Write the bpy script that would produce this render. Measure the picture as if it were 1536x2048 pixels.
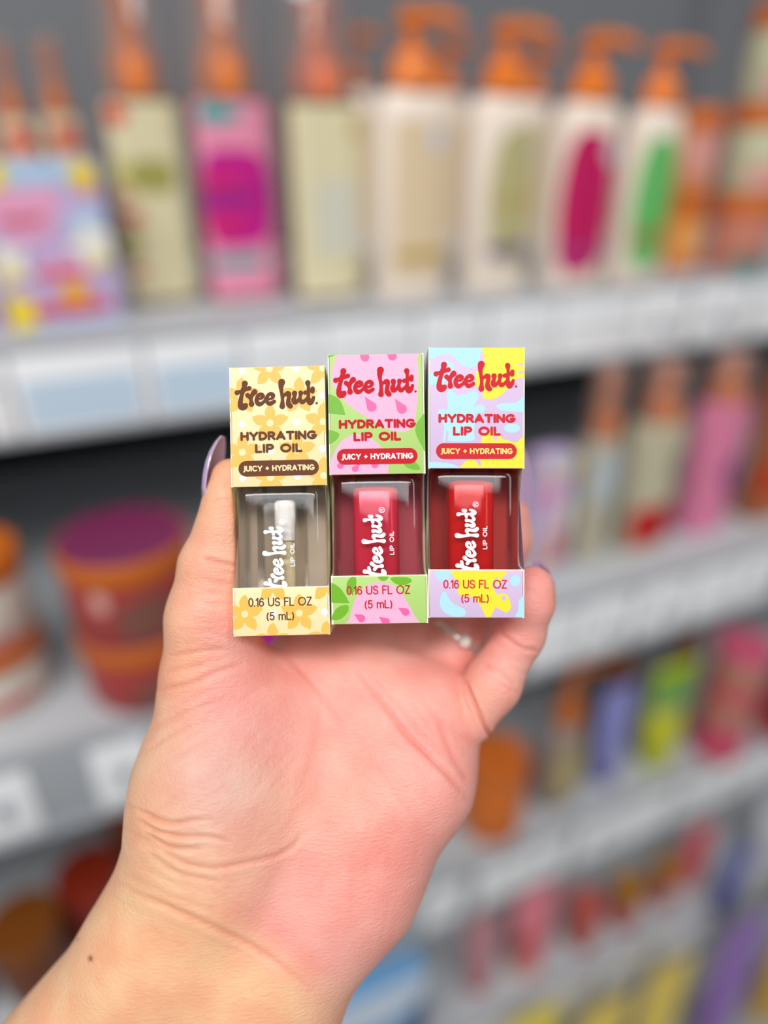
import bpy, bmesh, math, random
import numpy as np
from mathutils import Vector, Matrix
random.seed(4); rng = np.random.default_rng(5)
for o in list(bpy.data.objects): bpy.data.objects.remove(o)
SC = bpy.context.scene; COL = SC.collection
# ---------------------------------------------------------------- camera
F = 1400.0; PITCH = math.radians(28.3); CZ = 1.45
SP, CP = math.sin(PITCH), math.cos(PITCH)
cam_d = bpy.data.cameras.new('camera'); cam = bpy.data.objects.new('camera', cam_d); COL.objects.link(cam)
cam.location = (0, 0, CZ); cam.rotation_euler = (math.pi/2 - PITCH, 0, 0)
cam_d.sensor_fit = 'VERTICAL'; cam_d.sensor_height = 36; cam_d.lens = F/2048*36
cam_d.clip_start = 0.01; cam_d.clip_end = 50
cam_d.dof.use_dof = True; cam_d.dof.focus_distance = 0.191; cam_d.dof.aperture_fstop = 2.0
SC.camera = cam
# ---------------------------------------------------------------- light
SC.view_settings.view_transform = 'Standard'; SC.view_settings.look = 'None'
SC.view_settings.gamma = 1; SC.view_settings.use_curve_mapping = False; SC.view_settings.exposure = 0.0
W = bpy.data.worlds.new('store_ambient'); SC.world = W; W.use_nodes = True
W.node_tree.nodes['Background'].inputs[0].default_value = (0.93, 0.97, 1, 1)
W.node_tree.nodes['Background'].inputs[1].default_value = 0.25
def area(name, loc, target, sx, sy, power, col=(1, 1, 1)):
    d = bpy.data.lights.new(name, 'AREA'); d.shape = 'RECTANGLE'; d.size = sx; d.size_y = sy; d.energy = power; d.color = col
    o = bpy.data.objects.new(name, d); COL.objects.link(o); o.location = loc
    o.rotation_euler = (Vector(target) - Vector(loc)).to_track_quat('-Z', 'Y').to_euler(); return o
area('ceiling_strip_light', (-0.4, -1.1, 3.1), (-0.2, 0.4, 1.2), 2.4, 0.35, 31, (1, 0.98, 0.95))
area('ceiling_strip_light', (1.1, -0.7, 3.1), (0.6, 0.6, 1.0), 0.35, 2.4, 13, (1, 0.98, 0.95))
area('aisle_light', (-0.5, -1.55, 3.3), (0, 0.4, 1.2), 2.4, 0.6, 28, (0.97, 0.98, 1))
# ---------------------------------------------------------------- helpers
def pt(px, py, d):                      # photo pixel + distance along the view axis (m) -> point in the room
    x = (px-768)*d/F; y = (1024-py)*d/F
    return Vector((x, y*SP + d*CP, CZ + y*CP - d*SP))
CAMR = Matrix(((1, 0, 0), (0, SP, CP), (0, CP, -SP)))   # columns: right, up, forward
def s2l(c): return tuple((v/12.92 if v <= 0.04045 else ((v+0.055)/1.055)**2.4) for v in c)
def rgb(r, g, b): return s2l((r/255, g/255, b/255))
MATS = {}
def mat(name, col, rough=0.5, metal=0.0, trans=0.0, coat=0.0, sss=0.0, noise=0.0, nscale=60, ior=1.45, alpha=1.0):
    if name in MATS: return MATS[name]
    m = bpy.data.materials.new(name); m.use_nodes = True; nt = m.node_tree; b = nt.nodes['Principled BSDF']
    b.inputs['Base Color'].default_value = (*col, 1); b.inputs['Roughness'].default_value = rough
    b.inputs['Metallic'].default_value = metal; b.inputs['Transmission Weight'].default_value = trans
    b.inputs['Coat Weight'].default_value = coat; b.inputs['IOR'].default_value = ior; b.inputs['Alpha'].default_value = alpha
    if sss: b.inputs['Subsurface Weight'].default_value = sss; b.inputs['Subsurface Scale'].default_value = 0.004
    if noise:
        n = nt.nodes.new('ShaderNodeTexNoise'); n.inputs['Scale'].default_value = nscale
        tc = nt.nodes.new('ShaderNodeTexCoord'); nt.links.new(tc.outputs['Object'], n.inputs['Vector'])
        mx = nt.nodes.new('ShaderNodeMix'); mx.data_type = 'RGBA'
        mx.inputs[6].default_value = (*[c*(1-noise) for c in col], 1); mx.inputs[7].default_value = (*[min(1, c*(1+noise)) for c in col], 1)
        nt.links.new(n.outputs['Fac'], mx.inputs[0]); nt.links.new(mx.outputs[2], b.inputs['Base Color'])
    MATS[name] = m; return m
def clear(name, tint, gloss=0.08, haze=0.0):
    """thin clear plastic or glass wall: see-through with a mirror sheen"""
    if name in MATS: return MATS[name]
    m = bpy.data.materials.new(name); m.use_nodes = True; nt = m.node_tree; nt.nodes.clear()
    o = nt.nodes.new('ShaderNodeOutputMaterial'); t = nt.nodes.new('ShaderNodeBsdfTransparent'); g = nt.nodes.new('ShaderNodeBsdfGlossy')
    t.inputs[0].default_value = (*tint, 1); g.inputs['Roughness'].default_value = 0.04
    lw = nt.nodes.new('ShaderNodeLayerWeight'); lw.inputs[0].default_value = 0.25
    mm = nt.nodes.new('ShaderNodeMath'); mm.operation = 'MULTIPLY_ADD'; mm.inputs[1].default_value = 0.7; mm.inputs[2].default_value = gloss*0.35
    mx = nt.nodes.new('ShaderNodeMixShader'); L = nt.links.new
    L(lw.outputs['Fresnel'], mm.inputs[0]); L(mm.outputs[0], mx.inputs[0]); L(t.outputs[0], mx.inputs[1]); L(g.outputs[0], mx.inputs[2]); L(mx.outputs[0], o.inputs[0])
    if haze:
        d = nt.nodes.new('ShaderNodeBsdfTranslucent'); d2 = nt.nodes.new('ShaderNodeBsdfDiffuse'); hz = nt.nodes.new('ShaderNodeMixShader'); hz.inputs[0].default_value = .5; h2 = nt.nodes.new('ShaderNodeMixShader'); h2.inputs[0].default_value = haze
        L(d.outputs[0], hz.inputs[1]); L(d2.outputs[0], hz.inputs[2]); L(mx.outputs[0], h2.inputs[1]); L(hz.outputs[0], h2.inputs[2]); L(h2.outputs[0], o.inputs[0])
    MATS[name] = m; return m
def bm2obj(name, bm, mats, parent=None, smooth=True, loc=None):
    me = bpy.data.meshes.new(name); bm.normal_update(); bm.to_mesh(me); bm.free()
    for m in (mats if isinstance(mats, (list, tuple)) else [mats]): me.materials.append(m)
    if smooth: me.shade_smooth(); me.set_sharp_from_angle(angle=math.radians(38))
    o = bpy.data.objects.new(name, me); COL.objects.link(o)
    if parent: o.parent = parent
    if loc is not None: o.location = loc
    return o
def empty(name, label, cat, M=None, group=None):
    o = bpy.data.objects.new(name, None); o.empty_display_size = 0.01; COL.objects.link(o)
    if M is not None: o.matrix_world = M
    o['label'] = label; o['category'] = cat
    if group: o['group'] = group
    return o
def tag(o, label, cat, group=None):
    o['label'] = label; o['category'] = cat
    if group: o['group'] = group
    return o
def struct(o): o['kind'] = 'structure'; return o
def add_box(bm, x0, x1, y0, y1, z0, z1, mi=0, bev=0.0):
    v = [bm.verts.new((x, y, z)) for z in (z0, z1) for y in (y0, y1) for x in (x0, x1)]
    fs = [bm.faces.new([v[i] for i in q]) for q in ((0, 2, 3, 1), (4, 5, 7, 6), (0, 1, 5, 4), (2, 6, 7, 3), (0, 4, 6, 2), (1, 3, 7, 5))]
    for f in fs: f.material_index = mi
    if bev:
        es = list({e for f in fs for e in f.edges})
        r = bmesh.ops.bevel(bm, geom=es, offset=bev, segments=2, profile=0.6, affect='EDGES', clamp_overlap=True)
        for f in r['faces']: f.material_index = mi
def loft(bm, secs, seg=36, mi=0, cap=True, center=(0, 0)):
    """stack of superellipse sections (z, rx, ry, exponent)"""
    rings = []
    for z, rx, ry, e in secs:
        ring = []
        for k in range(seg):
            a = 2*math.pi*k/seg; c, s = math.cos(a), math.sin(a)
            ring.append(bm.verts.new((center[0] + rx*math.copysign(abs(c)**(2/e), c), center[1] + ry*math.copysign(abs(s)**(2/e), s), z)))
        rings.append(ring)
    for a, b in zip(rings, rings[1:]):
        for k in range(seg):
            f = bm.faces.new((a[k], a[(k+1) % seg], b[(k+1) % seg], b[k])); f.material_index = mi
    if cap:
        bm.faces.new(rings[0][::-1]).material_index = mi; bm.faces.new(rings[-1]).material_index = mi
def tube(bm, pts, radii, seg=14, mi=0):
    pts = [Vector(p) for p in pts]; rings = []
    up = Vector((0.13, 0.31, 0.94))
    for i, p in enumerate(pts):
        t = (pts[min(i+1, len(pts)-1)] - pts[max(i-1, 0)]).normalized()
        a = t.cross(up); a = a.normalized() if a.length > 1e-3 else t.cross(Vector((1, 0, 0))).normalized(); b = t.cross(a)
        r = radii[i] if isinstance(radii, (list, tuple)) else radii
        rings.append([bm.verts.new(p + (a*math.cos(2*math.pi*k/seg) + b*math.sin(2*math.pi*k/seg))*r) for k in range(seg)])
    for a, b in zip(rings, rings[1:]):
        for k in range(seg): bm.faces.new((a[k], a[(k+1) % seg], b[(k+1) % seg], b[k])).material_index = mi
    bm.faces.new(rings[0][::-1]).material_index = mi; bm.faces.new(rings[-1]).material_index = mi
def smooth_poly(pts, n=5):
    out = []; N = len(pts)
    for i in range(N):
        p0, p1, p2, p3 = (np.array(pts[(i+j) % N], float) for j in (-1, 0, 1, 2))
        for k in range(n):
            t = k/n
            out.append(tuple(0.5*(2*p1 + (p2-p0)*t + (2*p0-5*p1+4*p2-p3)*t*t + (3*p1-p0-3*p2+p3)*t**3)))
    return out
def ellipse(cx, cy, rx, ry=None, n=24):
    ry = ry or rx
    return [(cx+rx*math.cos(2*math.pi*k/n), cy+ry*math.sin(2*math.pi*k/n)) for k in range(n)]
def drop(tx, ty, cx, cy, r, n=18):           # seed: pointed at (tx,ty), round at (cx,cy)
    a = math.atan2(ty-cy, tx-cx); out = [(tx, ty)]
    for k in range(n+1):
        b = a + math.radians(55) + (2*math.pi - math.radians(110))*k/n
        out.append((cx+r*math.cos(b), cy+r*math.sin(b)))
    return out
def flower(cx, cy, R, rot=0):
    out = []
    for k in range(5):
        a = math.radians(-90+rot+72*k)
        for da, rr in ((-36, .43), (-30, .58), (-22, .74), (-10, .9), (2, 1.02), (9, .88), (17, .76), (25, .66), (31, .54)):
            b = a + math.radians(da); out.append((cx+R*rr*math.cos(b), cy+R*rr*math.sin(b)))
    return out
def clip_poly(bm_dst, pts, z, x0, x1, y0, y1, mi):
    """flat printed shape at height z, trimmed to the panel"""
    bm = bmesh.new()
    vs = [bm.verts.new((x, y, 0)) for x, y in pts]
    try: f = bm.faces.new(vs)
    except ValueError: bm.free(); return
    bmesh.ops.triangulate(bm, faces=[f])
    for co, no in (((x0, 0, 0), (-1, 0, 0)), ((x1, 0, 0), (1, 0, 0)), ((0, y0, 0), (0, -1, 0)), ((0, y1, 0), (0, 1, 0))):
        bmesh.ops.bisect_plane(bm, geom=bm.verts[:]+bm.edges[:]+bm.faces[:], plane_co=co, plane_no=no, clear_outer=True)
    for f in bm.faces:
        q = [(v.co.x, v.co.y) for v in f.verts]
        if f.normal.z < 0 or sum(q[i-1][0]*q[i][1]-q[i][0]*q[i-1][1] for i in range(len(q))) < 0: q = q[::-1]
        nf = bm_dst.faces.new([bm_dst.verts.new((x, y, z)) for x, y in q]); nf.material_index = mi
    bm.free()
def stroke(bm, pts, z, mi=0, sub=6, curve=True, T=lambda p: p, rs=1.0):
    """brush stroke of varying width: pts (x, y, r)"""
    P = [np.array(p, float) for p in pts]; S = []
    if curve and len(P) > 2:
        for i in range(len(P)-1):
            p0, p1, p2, p3 = P[max(i-1, 0)], P[i], P[i+1], P[min(i+2, len(P)-1)]
            for k in range(sub):
                t = k/sub; S.append(0.5*(2*p1 + (p2-p0)*t + (2*p0-5*p1+4*p2-p3)*t*t + (3*p1-p0-3*p2+p3)*t**3))
        S.append(P[-1])
    else: S = P
    S = [(*T((s[0], s[1])), s[2]*rs) for s in S]
    for a, b in zip(S, S[1:]): INK.append((*a, *b))
INK = []
def flush_ink(bm, z, mi=0, cell=.00007, lift=None):
    """turn the collected pen strokes into one flat, non-overlapping printed shape"""
    G_ = np.array(INK, float); INK.clear(); R_ = max(G_[:, 2].max(), G_[:, 5].max())
    x0, x1 = min(G_[:, 0].min(), G_[:, 3].min())-R_-cell*2, max(G_[:, 0].max(), G_[:, 3].max())+R_+cell*2
    y0, y1 = min(G_[:, 1].min(), G_[:, 4].min())-R_-cell*2, max(G_[:, 1].max(), G_[:, 4].max())+R_+cell*2
    nx, ny = int((x1-x0)/cell)+2, int((y1-y0)/cell)+2; gx = x0+cell*np.arange(nx); gy = y0+cell*np.arange(ny); f = np.full((nx, ny), 1.0)
    for ax, ay, ra, bx, by, rb in G_:
        m = max(ra, rb)+2*cell
        i0, i1 = int((min(ax, bx)-m-x0)/cell), int((max(ax, bx)+m-x0)/cell)+2; j0, j1 = int((min(ay, by)-m-y0)/cell), int((max(ay, by)+m-y0)/cell)+2
        i0, j0 = max(i0, 0), max(j0, 0); X = gx[i0:i1, None]-ax; Y = gy[None, j0:j1]-ay; vx, vy = bx-ax, by-ay
        t = np.clip((X*vx+Y*vy)/(vx*vx+vy*vy+1e-18), 0, 1); d = np.hypot(X-t*vx, Y-t*vy)-(ra+(rb-ra)*t); f[i0:i1, j0:j1] = np.minimum(f[i0:i1, j0:j1], d)
    ins = f < 0
    full = ins[:-1, :-1] & ins[1:, :-1] & ins[:-1, 1:] & ins[1:, 1:]; anyi = ins[:-1, :-1] | ins[1:, :-1] | ins[:-1, 1:] | ins[1:, 1:]
    def quad(P):
        bm.faces.new([bm.verts.new((x, y, z)) for x, y in P]).material_index = mi
    for j in range(ny-1):
        col = full[:, j]; i = 0
        while i < nx-1:
            if col[i]:
                k = i
                while k < nx-1 and col[k]: k += 1
                quad([(gx[i], gy[j]), (gx[k], gy[j]), (gx[k], gy[j+1]), (gx[i], gy[j+1])]); i = k
            else: i += 1
    for i, j in np.argwhere(anyi & ~full):
        cs = [(i, j), (i+1, j), (i+1, j+1), (i, j+1)]; P = []
        for q in range(4):
            a, b = cs[q], cs[(q+1) % 4]; fa, fb_ = f[a], f[b]
            if fa < 0: P.append((gx[a[0]], gy[a[1]]))
            if (fa < 0) != (fb_ < 0):
                t = min(.98, max(.02, fa/(fa-fb_))); P.append((gx[a[0]]+t*(gx[b[0]]-gx[a[0]]), gy[a[1]]+t*(gy[b[1]]-gy[a[1]])))
        if len(P) >= 3: quad(P)
def arc(cx, cy, rx, ry, a0, a1, n=12): return [(cx+rx*math.cos(math.radians(a0+(a1-a0)*k/n)), cy+ry*math.sin(math.radians(a0+(a1-a0)*k/n))) for k in range(n+1)]
GLY = {
 'H': (.72, [[(0, 0), (0, 1)], [(.72, 0), (.72, 1)], [(0, .5), (.72, .5)]]),
 'Y': (.8, [[(0, 1), (.4, .45), (.8, 1)], [(.4, .45), (.4, 0)]]),
 'D': (.74, [[(0, 0), (0, 1)] + arc(.26, .5, .48, .5, 90, -90) + [(0, 0)]]),
 'R': (.66, [[(0, 0), (0, 1)] + arc(.34, .74, .28, .26, 90, -90) + [(0, .48)], [(.3, .48), (.66, 0)]]),
 'P': (.62, [[(0, 0), (0, 1)] + arc(.34, .72, .28, .28, 90, -90) + [(0, .44)]]),
 'A': (.86, [[(0, 0), (.43, 1), (.86, 0)], [(.16, .28), (.7, .28)]]),
 'T': (.74, [[(0, 1), (.74, 1)], [(.37, 1), (.37, 0)]]),
 'I': (.0, [[(0, 0), (0, 1)]]),
 'N': (.74, [[(0, 0), (0, 1), (.74, 0), (.74, 1)]]),
 'G': (.88, [arc(.47, .5, .47, .5, 48, 352) + [(.52, .44)]]),
 'L': (.5, [[(0, 1), (0, 0), (.5, 0)]]),
 'O': (.96, [arc(.48, .5, .48, .5, 0, 360, 24)]),
 'J': (.3, [[(.3, 1), (.3, .12)] + arc(.08, .1, .22, .25, 0, -95)]),
 'U': (.7, [[(0, 1)] + arc(.35, .35, .35, .35, 180, 360) + [(.7, 1)]]),
 'C': (.8, [arc(.46, .5, .46, .5, 50, 310)]),
 '+': (.5, [[(0, .48), (.5, .48)], [(.25, .23), (.25, .73)]]),
 'S': (.6, [arc(.3, .745, .27, .255, 20, 262) + arc(.3, .255, .3, .255, 82, -160)]),
 'F': (.52, [[(0, 0), (0, 1), (.52, 1)], [(0, .52), (.44, .52)]]),
 'Z': (.58, [[(0, 1), (.58, 1), (0, 0), (.58, 0)]]),
 '0': (.56, [arc(.28, .5, .28, .5, 0, 360, 24)]),
 '1': (.22, [[(0, .78), (.22, 1), (.22, 0)]]),
 '6': (.56, [arc(.28, .3, .28, .3, 0, 360, 20), [(0, .32), (.03, .62), (.12, .88), (.28, 1), (.42, .96), (.5, .82)]]),
 '5': (.54, [[(.5, 1), (.08, 1), (.04, .52)] + arc(.26, .32, .28, .32, 120, -150)]),
 'm': (.86, [[(0, 0), (0, .7)], arc(.215, .5, .215, .2, 180, 0) + [(.43, 0)], arc(.645, .5, .215, .2, 180, 0) + [(.86, 0)]]),
 '(': (.18, [arc(.45, .42, .45, .68, 130, 230)]), ')': (.18, [arc(-.27, .42, .45, .68, 50, -50)]),
 '.': (.0, [[(0, 0), (0, .02)]]), ' ': (.25, []),
}
def text(bm, s, cx, cy, width, h, r, z, mi=0, gap=.34, T=lambda p: p, xs=1.0):
    """stroke lettering, centred at (cx, cy), fitted to width, cap height h, pen radius r"""
    adv = []; x = 0
    for c in s: adv.append(x); x += GLY[c][0]*xs + gap
    tot = x-gap; k = (width-2*r)/tot; hh = h-2*r
    for c, a in zip(s, adv):
        for pl in GLY[c][1]:
            P = [(cx-width/2+r + (a+p[0]*xs)*k, cy-h/2+r + p[1]*hh, r) for p in pl]
            stroke(bm, P, z, mi, curve=False, T=T)
def aff(src, dst):
    A = np.array([[x, y, 1] for x, y in src], float); X, *_ = np.linalg.lstsq(A, np.array(dst, float), rcond=None)
    return lambda p: tuple(np.array([p[0], p[1], 1.0]) @ X)
# ================================================================ the gondola (shelving unit)
ANG = math.atan2(1.136, 2.594); UX = Vector((math.cos(ANG), math.sin(ANG), 0)); UN = Vector((-math.sin(ANG), math.cos(ANG), 0))
shelf_metal = mat('shelf_metal', rgb(190, 194, 198), 0.45, 0.0, noise=0.05, nscale=8)
rail_plastic = mat('rail_plastic', rgb(168, 172, 178), 0.35)
back_metal = mat('back_metal', rgb(118, 120, 124), 0.6)
shaded_back_metal = mat('shaded_back_metal', rgb(8, 5, 5), 0.9)  # near-black colour stands in for the shade between the shelves
floor_m = mat('floor_tile', rgb(190, 188, 182), 0.35, noise=0.06, nscale=3)
SH = [None, dict(Y=.62, z=1.314, h=.070), dict(Y=.48, z=1.050, h=.077), dict(Y=.45, z=.742, h=.077), dict(Y=.42, z=.455, h=.075), dict(Y=.40, z=.16, h=.10)]
def frontpt(s, X): return Vector((X, SH[s]['Y'] + math.tan(ANG)*X, SH[s]['z']))
BACK0 = Vector((0, .62+.46/math.cos(ANG), 0))
def gpt(origin, a, b, z): v = origin + UX*a + UN*b; return Vector((v.x, v.y, z))
bm = bmesh.new(); add_box(bm, -6, 6, -6, 8, -0.05, 0); struct(bm2obj('floor', bm, floor_m, smooth=False))
gond = empty('shelf_unit', 'grey metal store shelving unit with a back panel coloured near-black as shade between the shelves', 'shelving', Matrix.Translation((0, 0, 0)))
def oriented_box(name, o3, a0, a1, b0, b1, z0, z1, m, parent=None, bev=0):
    bm = bmesh.new(); add_box(bm, a0, a1, b0, b1, z0-o3.z, z1-o3.z, bev=bev)
    ob = bm2obj(name, bm, m, None, smooth=bool(bev)); M = Matrix.Translation(o3) @ Matrix.Rotation(ANG, 4, 'Z')
    if parent: ob.parent = parent
    ob.matrix_world = M; return ob
bo = Vector((0, BACK0.y, 0))
oriented_box('back_panel', bo, -1.6, 2.6, 0, .03, 0.1, 1.32, shaded_back_metal, gond)
oriented_box('upper_back_panel', bo, -1.6, 2.6, 0, .03, 1.32, 2.1, back_metal, gond)
for a in (-1.15, .55, 1.9):
    oriented_box('upright', bo, a-.02, a+.02, -.03, 0, 0.0, 2.1, back_metal, gond)
SHN = [None, 'topmost grey shelf carrying the mists and pump lotions', 'second grey shelf, behind the held cartons', 'third grey shelf, to the right of the wrist', 'fourth grey shelf near the lower right corner', 'lowest grey deck above the floor']
for s in range(1, 6):
    q = SH[s]; o3 = Vector((0, q['Y'], q['z'])); dp = (BACK0.y - q['Y'])*math.cos(ANG)
    E = empty('shelf', SHN[s], 'shelf', Matrix.Translation(o3) @ Matrix.Rotation(ANG, 4, 'Z'), None)
    bm = bmesh.new(); add_box(bm, -1.5, 2.5, .006, dp-.032, -.028, 0, bev=.002); bm2obj('shelf_board', bm, shelf_metal, E)
    bm = bmesh.new(); add_box(bm, -1.5, 2.5, -.004, .005, -q['h'], .004, bev=.0015); add_box(bm, -1.5, 2.5, -.008, -.004, -q['h'], -q['h']+.004)
    bm2obj('price_rail', bm, rail_plastic, E)
# ---- price tags
tag_w = mat('tag_white', rgb(248, 250, 252), 0.4); tag_ink = mat('tag_ink', rgb(150, 158, 170), .5); tag_blue = mat('tag_blue', rgb(200, 222, 240), .4)
def ray(px, py): u = (px-768)/F; v = (1024-py)/F; return Vector((u, CP + SP*v, -SP + CP*v))
def hitfront(s, px, py):
    d = ray(px, py); t = SH[s]['Y']/(d.y - math.tan(ANG)*d.x); return d*t + Vector((0, 0, CZ)), t
def hitz(z, px, py):
    d = ray(px, py); t = (z-CZ)/d.z; return d*t + Vector((0, 0, CZ)), t
TAGS = {1: [(-45, 12, 0), (20, 285, 1), (292, 478, 1), (486, 640, 0), (645, 822, 0), (832, 962, 0), (972, 1108, 0), (1116, 1262, 0), (1272, 1368, 2), (1384, 1492, 2), (1505, 1600, 0)],
        2: [(-60, 68, 2), (185, 300, 2), (360, 470, 2), (1060, 1150, 0), (1168, 1258, 2), (1282, 1372, 2), (1392, 1475, 0), (1490, 1560, 2)],
        3: [(850, 915, 2), (960, 1030, 0), (1040, 1120, 2), (1160, 1235, 2), (1250, 1340, 0), (1345, 1400, 2), (1410, 1500, 2), (1530, 1590, 0)],
        4: [(700, 780, 2), (850, 960, 0), (985, 1090, 2), (1115, 1190, 0), (1200, 1290, 2), (1340, 1420, 0)]}
nm = {1: 'top shelf', 2: 'second shelf', 3: 'third shelf', 4: 'fourth shelf'}
ordn = ['leftmost', 'second', 'third', 'fourth', 'fifth', 'sixth', 'seventh', 'eighth', 'ninth', 'tenth', 'eleventh', 'twelfth']
for s, L in TAGS.items():
    q = SH[s]
    for i, (x0, x1, kind) in enumerate(L):
        ym = {1: 740-.115*(x0+x1)/2+20, 2: 1600-.33*(x0+x1)/2, 3: 1640-.43*((x0+x1)/2-1231), 4: 1940-.55*((x0+x1)/2-1147)}[s]
        a, _ = hitfront(s, x0, ym); b, _ = hitfront(s, x1, ym); c = (a+b)/2; w = (b-a).length; w = min(w, .2)
        hgt = q['h']*(.82 if s > 1 else .86)
        M = Matrix.Translation(Vector((c.x, c.y, q['z']-q['h']*.5)) - UN*.0045) @ Matrix.Rotation(ANG, 4, 'Z')
        E = empty('price_tag', ('wide' if kind == 1 else 'narrow' if kind == 2 else 'medium') + f' white price tag on the {nm[s]} rail, {ordn[i]} from the left along that rail' if i else f'leftmost white price tag on the {nm[s]} rail', 'price tag', M, 'price tags on the '+nm[s])
        bm = bmesh.new(); add_box(bm, -w/2, w/2, -.001, 0, -hgt/2, hgt/2, bev=.0004)
        bm2obj('tag_card', bm, [tag_w], E)
        bm = bmesh.new()
        if kind == 1: add_box(bm, -w*.44, w*.44, -.0014, -.001, -hgt*.42, hgt*.18)
        if kind == 2: add_box(bm, -w*.12, w*.12, -.0014, -.001, -hgt*.18, hgt*.08)
        if kind == 0: add_box(bm, -w*.42, w*.42, -.0014, -.001, hgt*.1, hgt*.14)
        bm2obj('tag_print', bm, tag_blue if kind == 1 else tag_ink, E, smooth=False)
# ================================================================ products
orange = mat('orange_plastic', rgb(236, 126, 40), .35); orange_d = mat('deep_orange_plastic', rgb(214, 110, 30), .4)
coral = mat('coral_plastic', rgb(238, 120, 70), .35)
clearcap = clear('clear_cap_plastic', (.93, .93, .93), .35, .16)
cream = mat('cream_plastic', rgb(244, 228, 212), .35)
brownpet = mat('brown_bottle', rgb(120, 84, 60), .2)
class Place:
    def __init__(s, sh, x0, x1, yb, yt, dr=.85, ang=0, lift=0):
        z = SH[sh]['z'] + lift if sh else lift
        p, t = hitz(z, (x0+x1)/2, yb); dep = (p - Vector((0, 0, CZ))).dot(Vector((0, CP, -SP)))
        az = math.atan2(p.x, p.y); th = ANG + ang + az; wp = (x1-x0)*dep/F*math.cos(az); c_, s_ = abs(math.cos(th)), abs(math.sin(th))
        e = 1.0 if dr > .95 else .5*(c_+dr*s_) + .5*math.hypot(c_, dr*s_)
        s.w = wp/e; c = p + Vector((math.sin(az), math.cos(az), 0))*.5*math.hypot(s.w*dr*c_, s.w*s_); s.loc = Vector((c.x, c.y, z+.0005))
        v = (1024-yt)/F; dz = c.y*(v*CP-SP)/(CP+v*SP); s.h = max(.01, CZ+dz-z)
        s.d = s.w*dr; s.M = Matrix.Translation(s.loc) @ Matrix.Rotation(ANG+ang, 4, 'Z')
def patch(bm, rx, ry, e, a0, a1, z0, z1, off=.0004, shape='rect', n=18, m=14, mi=0, sec=None):
    """label wrapped on the front of a superellipse body; angles measured from the front (-y), in degrees"""
    g = []
    for i in range(n+1):
        u = i/n; a = math.radians(-90 + a0 + (a1-a0)*u); c, s = math.cos(a), math.sin(a); col = []
        hz = 1.0 if shape == 'rect' else max(.02, (1-abs(2*u-1)**2.3))**.5
        zc, hh = (z0+z1)/2, (z1-z0)/2*hz
        for j in range(m+1):
            z = zc - hh + 2*hh*j/m
            X, Y = rx, ry
            if sec: X, Y = sec(z)
            col.append(bm.verts.new(((X+off)*math.copysign(abs(c)**(2/e), c), (Y+off)*math.copysign(abs(s)**(2/e), s), z)))
        g.append(col)
    for i in range(n):
        for j in range(m): bm.faces.new((g[i][j], g[i+1][j], g[i+1][j+1], g[i][j+1])).material_index = mi
def pump_top(E, z, s, M, spout=1, neck_r=.014, hgt=.055):
    """orange lotion pump: collar, stem, head with spout"""
    bm = bmesh.new(); loft(bm, [(z, neck_r*1.15, neck_r*1.15, 2), (z+hgt*.33, neck_r*1.1, neck_r*1.1, 2), (z+hgt*.46, neck_r*.75, neck_r*.75, 2), (z+hgt*.5, neck_r*.45, neck_r*.45, 2)], 24)
    c = bm2obj('pump_collar', bm, M, E)
    bm = bmesh.new(); loft(bm, [(z+hgt*.5, neck_r*.42, neck_r*.42, 2), (z+hgt*.8, neck_r*.42, neck_r*.42, 2), (z+hgt*.82, neck_r*.75, neck_r*.75, 2), (z+hgt*.98, neck_r*.8, neck_r*.8, 2), (z+hgt, neck_r*.6, neck_r*.6, 2)], 24)
    tube(bm, [(0, 0, z+hgt*.9), (spout*.02, 0, z+hgt*.93), (spout*.038, -.002, z+hgt*.9), (spout*.045, -.003, z+hgt*.83)], [neck_r*.42, neck_r*.36, neck_r*.28, neck_r*.22], 12)
    bm2obj('pump_head', bm, M, E)
def pump_bottle(label, sh, x0, x1, yb, yt, body, lab, ytp, shape='oval', la=(-30, 40), lz=(.14, .84), bands=(), group=None, dr=.6, badge=None, ang=0, pm=None):
    P = Place(sh, x0, x1, yb, yt, dr); E = empty('pump_bottle', label, 'bottle', P.M @ Matrix.Rotation(ang, 4, 'Z'), group); rx, ry, h = P.w/2, P.d/2, P.h
    secf = lambda z: (rx*(1-.04*(z/h)), ry*(1-.04*z/h))
    bm = bmesh.new(); secs = [(0, rx*.93, ry*.93, 3.2), (.004, rx*.99, ry*.99, 3.2), (h*.5, *secf(h*.5), 3.2), (h*.9, rx*.955, ry*.955, 3.2), (h*.955, rx*.88, ry*.85, 3), (h*.985, rx*.66, ry*.66, 2.6), (h, rx*.38, ry*.42, 2.2)]
    loft(bm, secs, 44); bm2obj('bottle_body', bm, body, E)
    bm = bmesh.new(); patch(bm, rx, ry, 3.2, la[0], la[1], h*lz[0], h*lz[1], shape=shape, sec=secf)
    L = bm2obj('front_label', bm, lab, E)
    for (b0, b1, m) in bands:
        bm = bmesh.new(); patch(bm, rx, ry, 3.2, la[0]*.9, la[1]*.9, h*b0, h*b1, off=.0008, sec=secf); bm2obj('label_band', bm, m, L)
    if badge:
        bm = bmesh.new(); patch(bm, rx, ry, 3.2, *badge[:4], off=.0011, shape='oval', sec=secf) if False else patch(bm, rx, ry, 3.2, badge[0], badge[1], h*badge[2], h*badge[3], off=.0011, shape='oval', sec=secf); bm2obj('label_emblem', bm, badge[4], L)
    v = (1024-ytp)/F; dz = P.loc.y*(v*CP-SP)/(CP+v*SP); ph = max(.03, CZ+dz-P.loc.z-h)
    pump_top(E, h, 1, pm or orange, neck_r=min(.017, rx*.5), hgt=ph)
    return E
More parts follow.
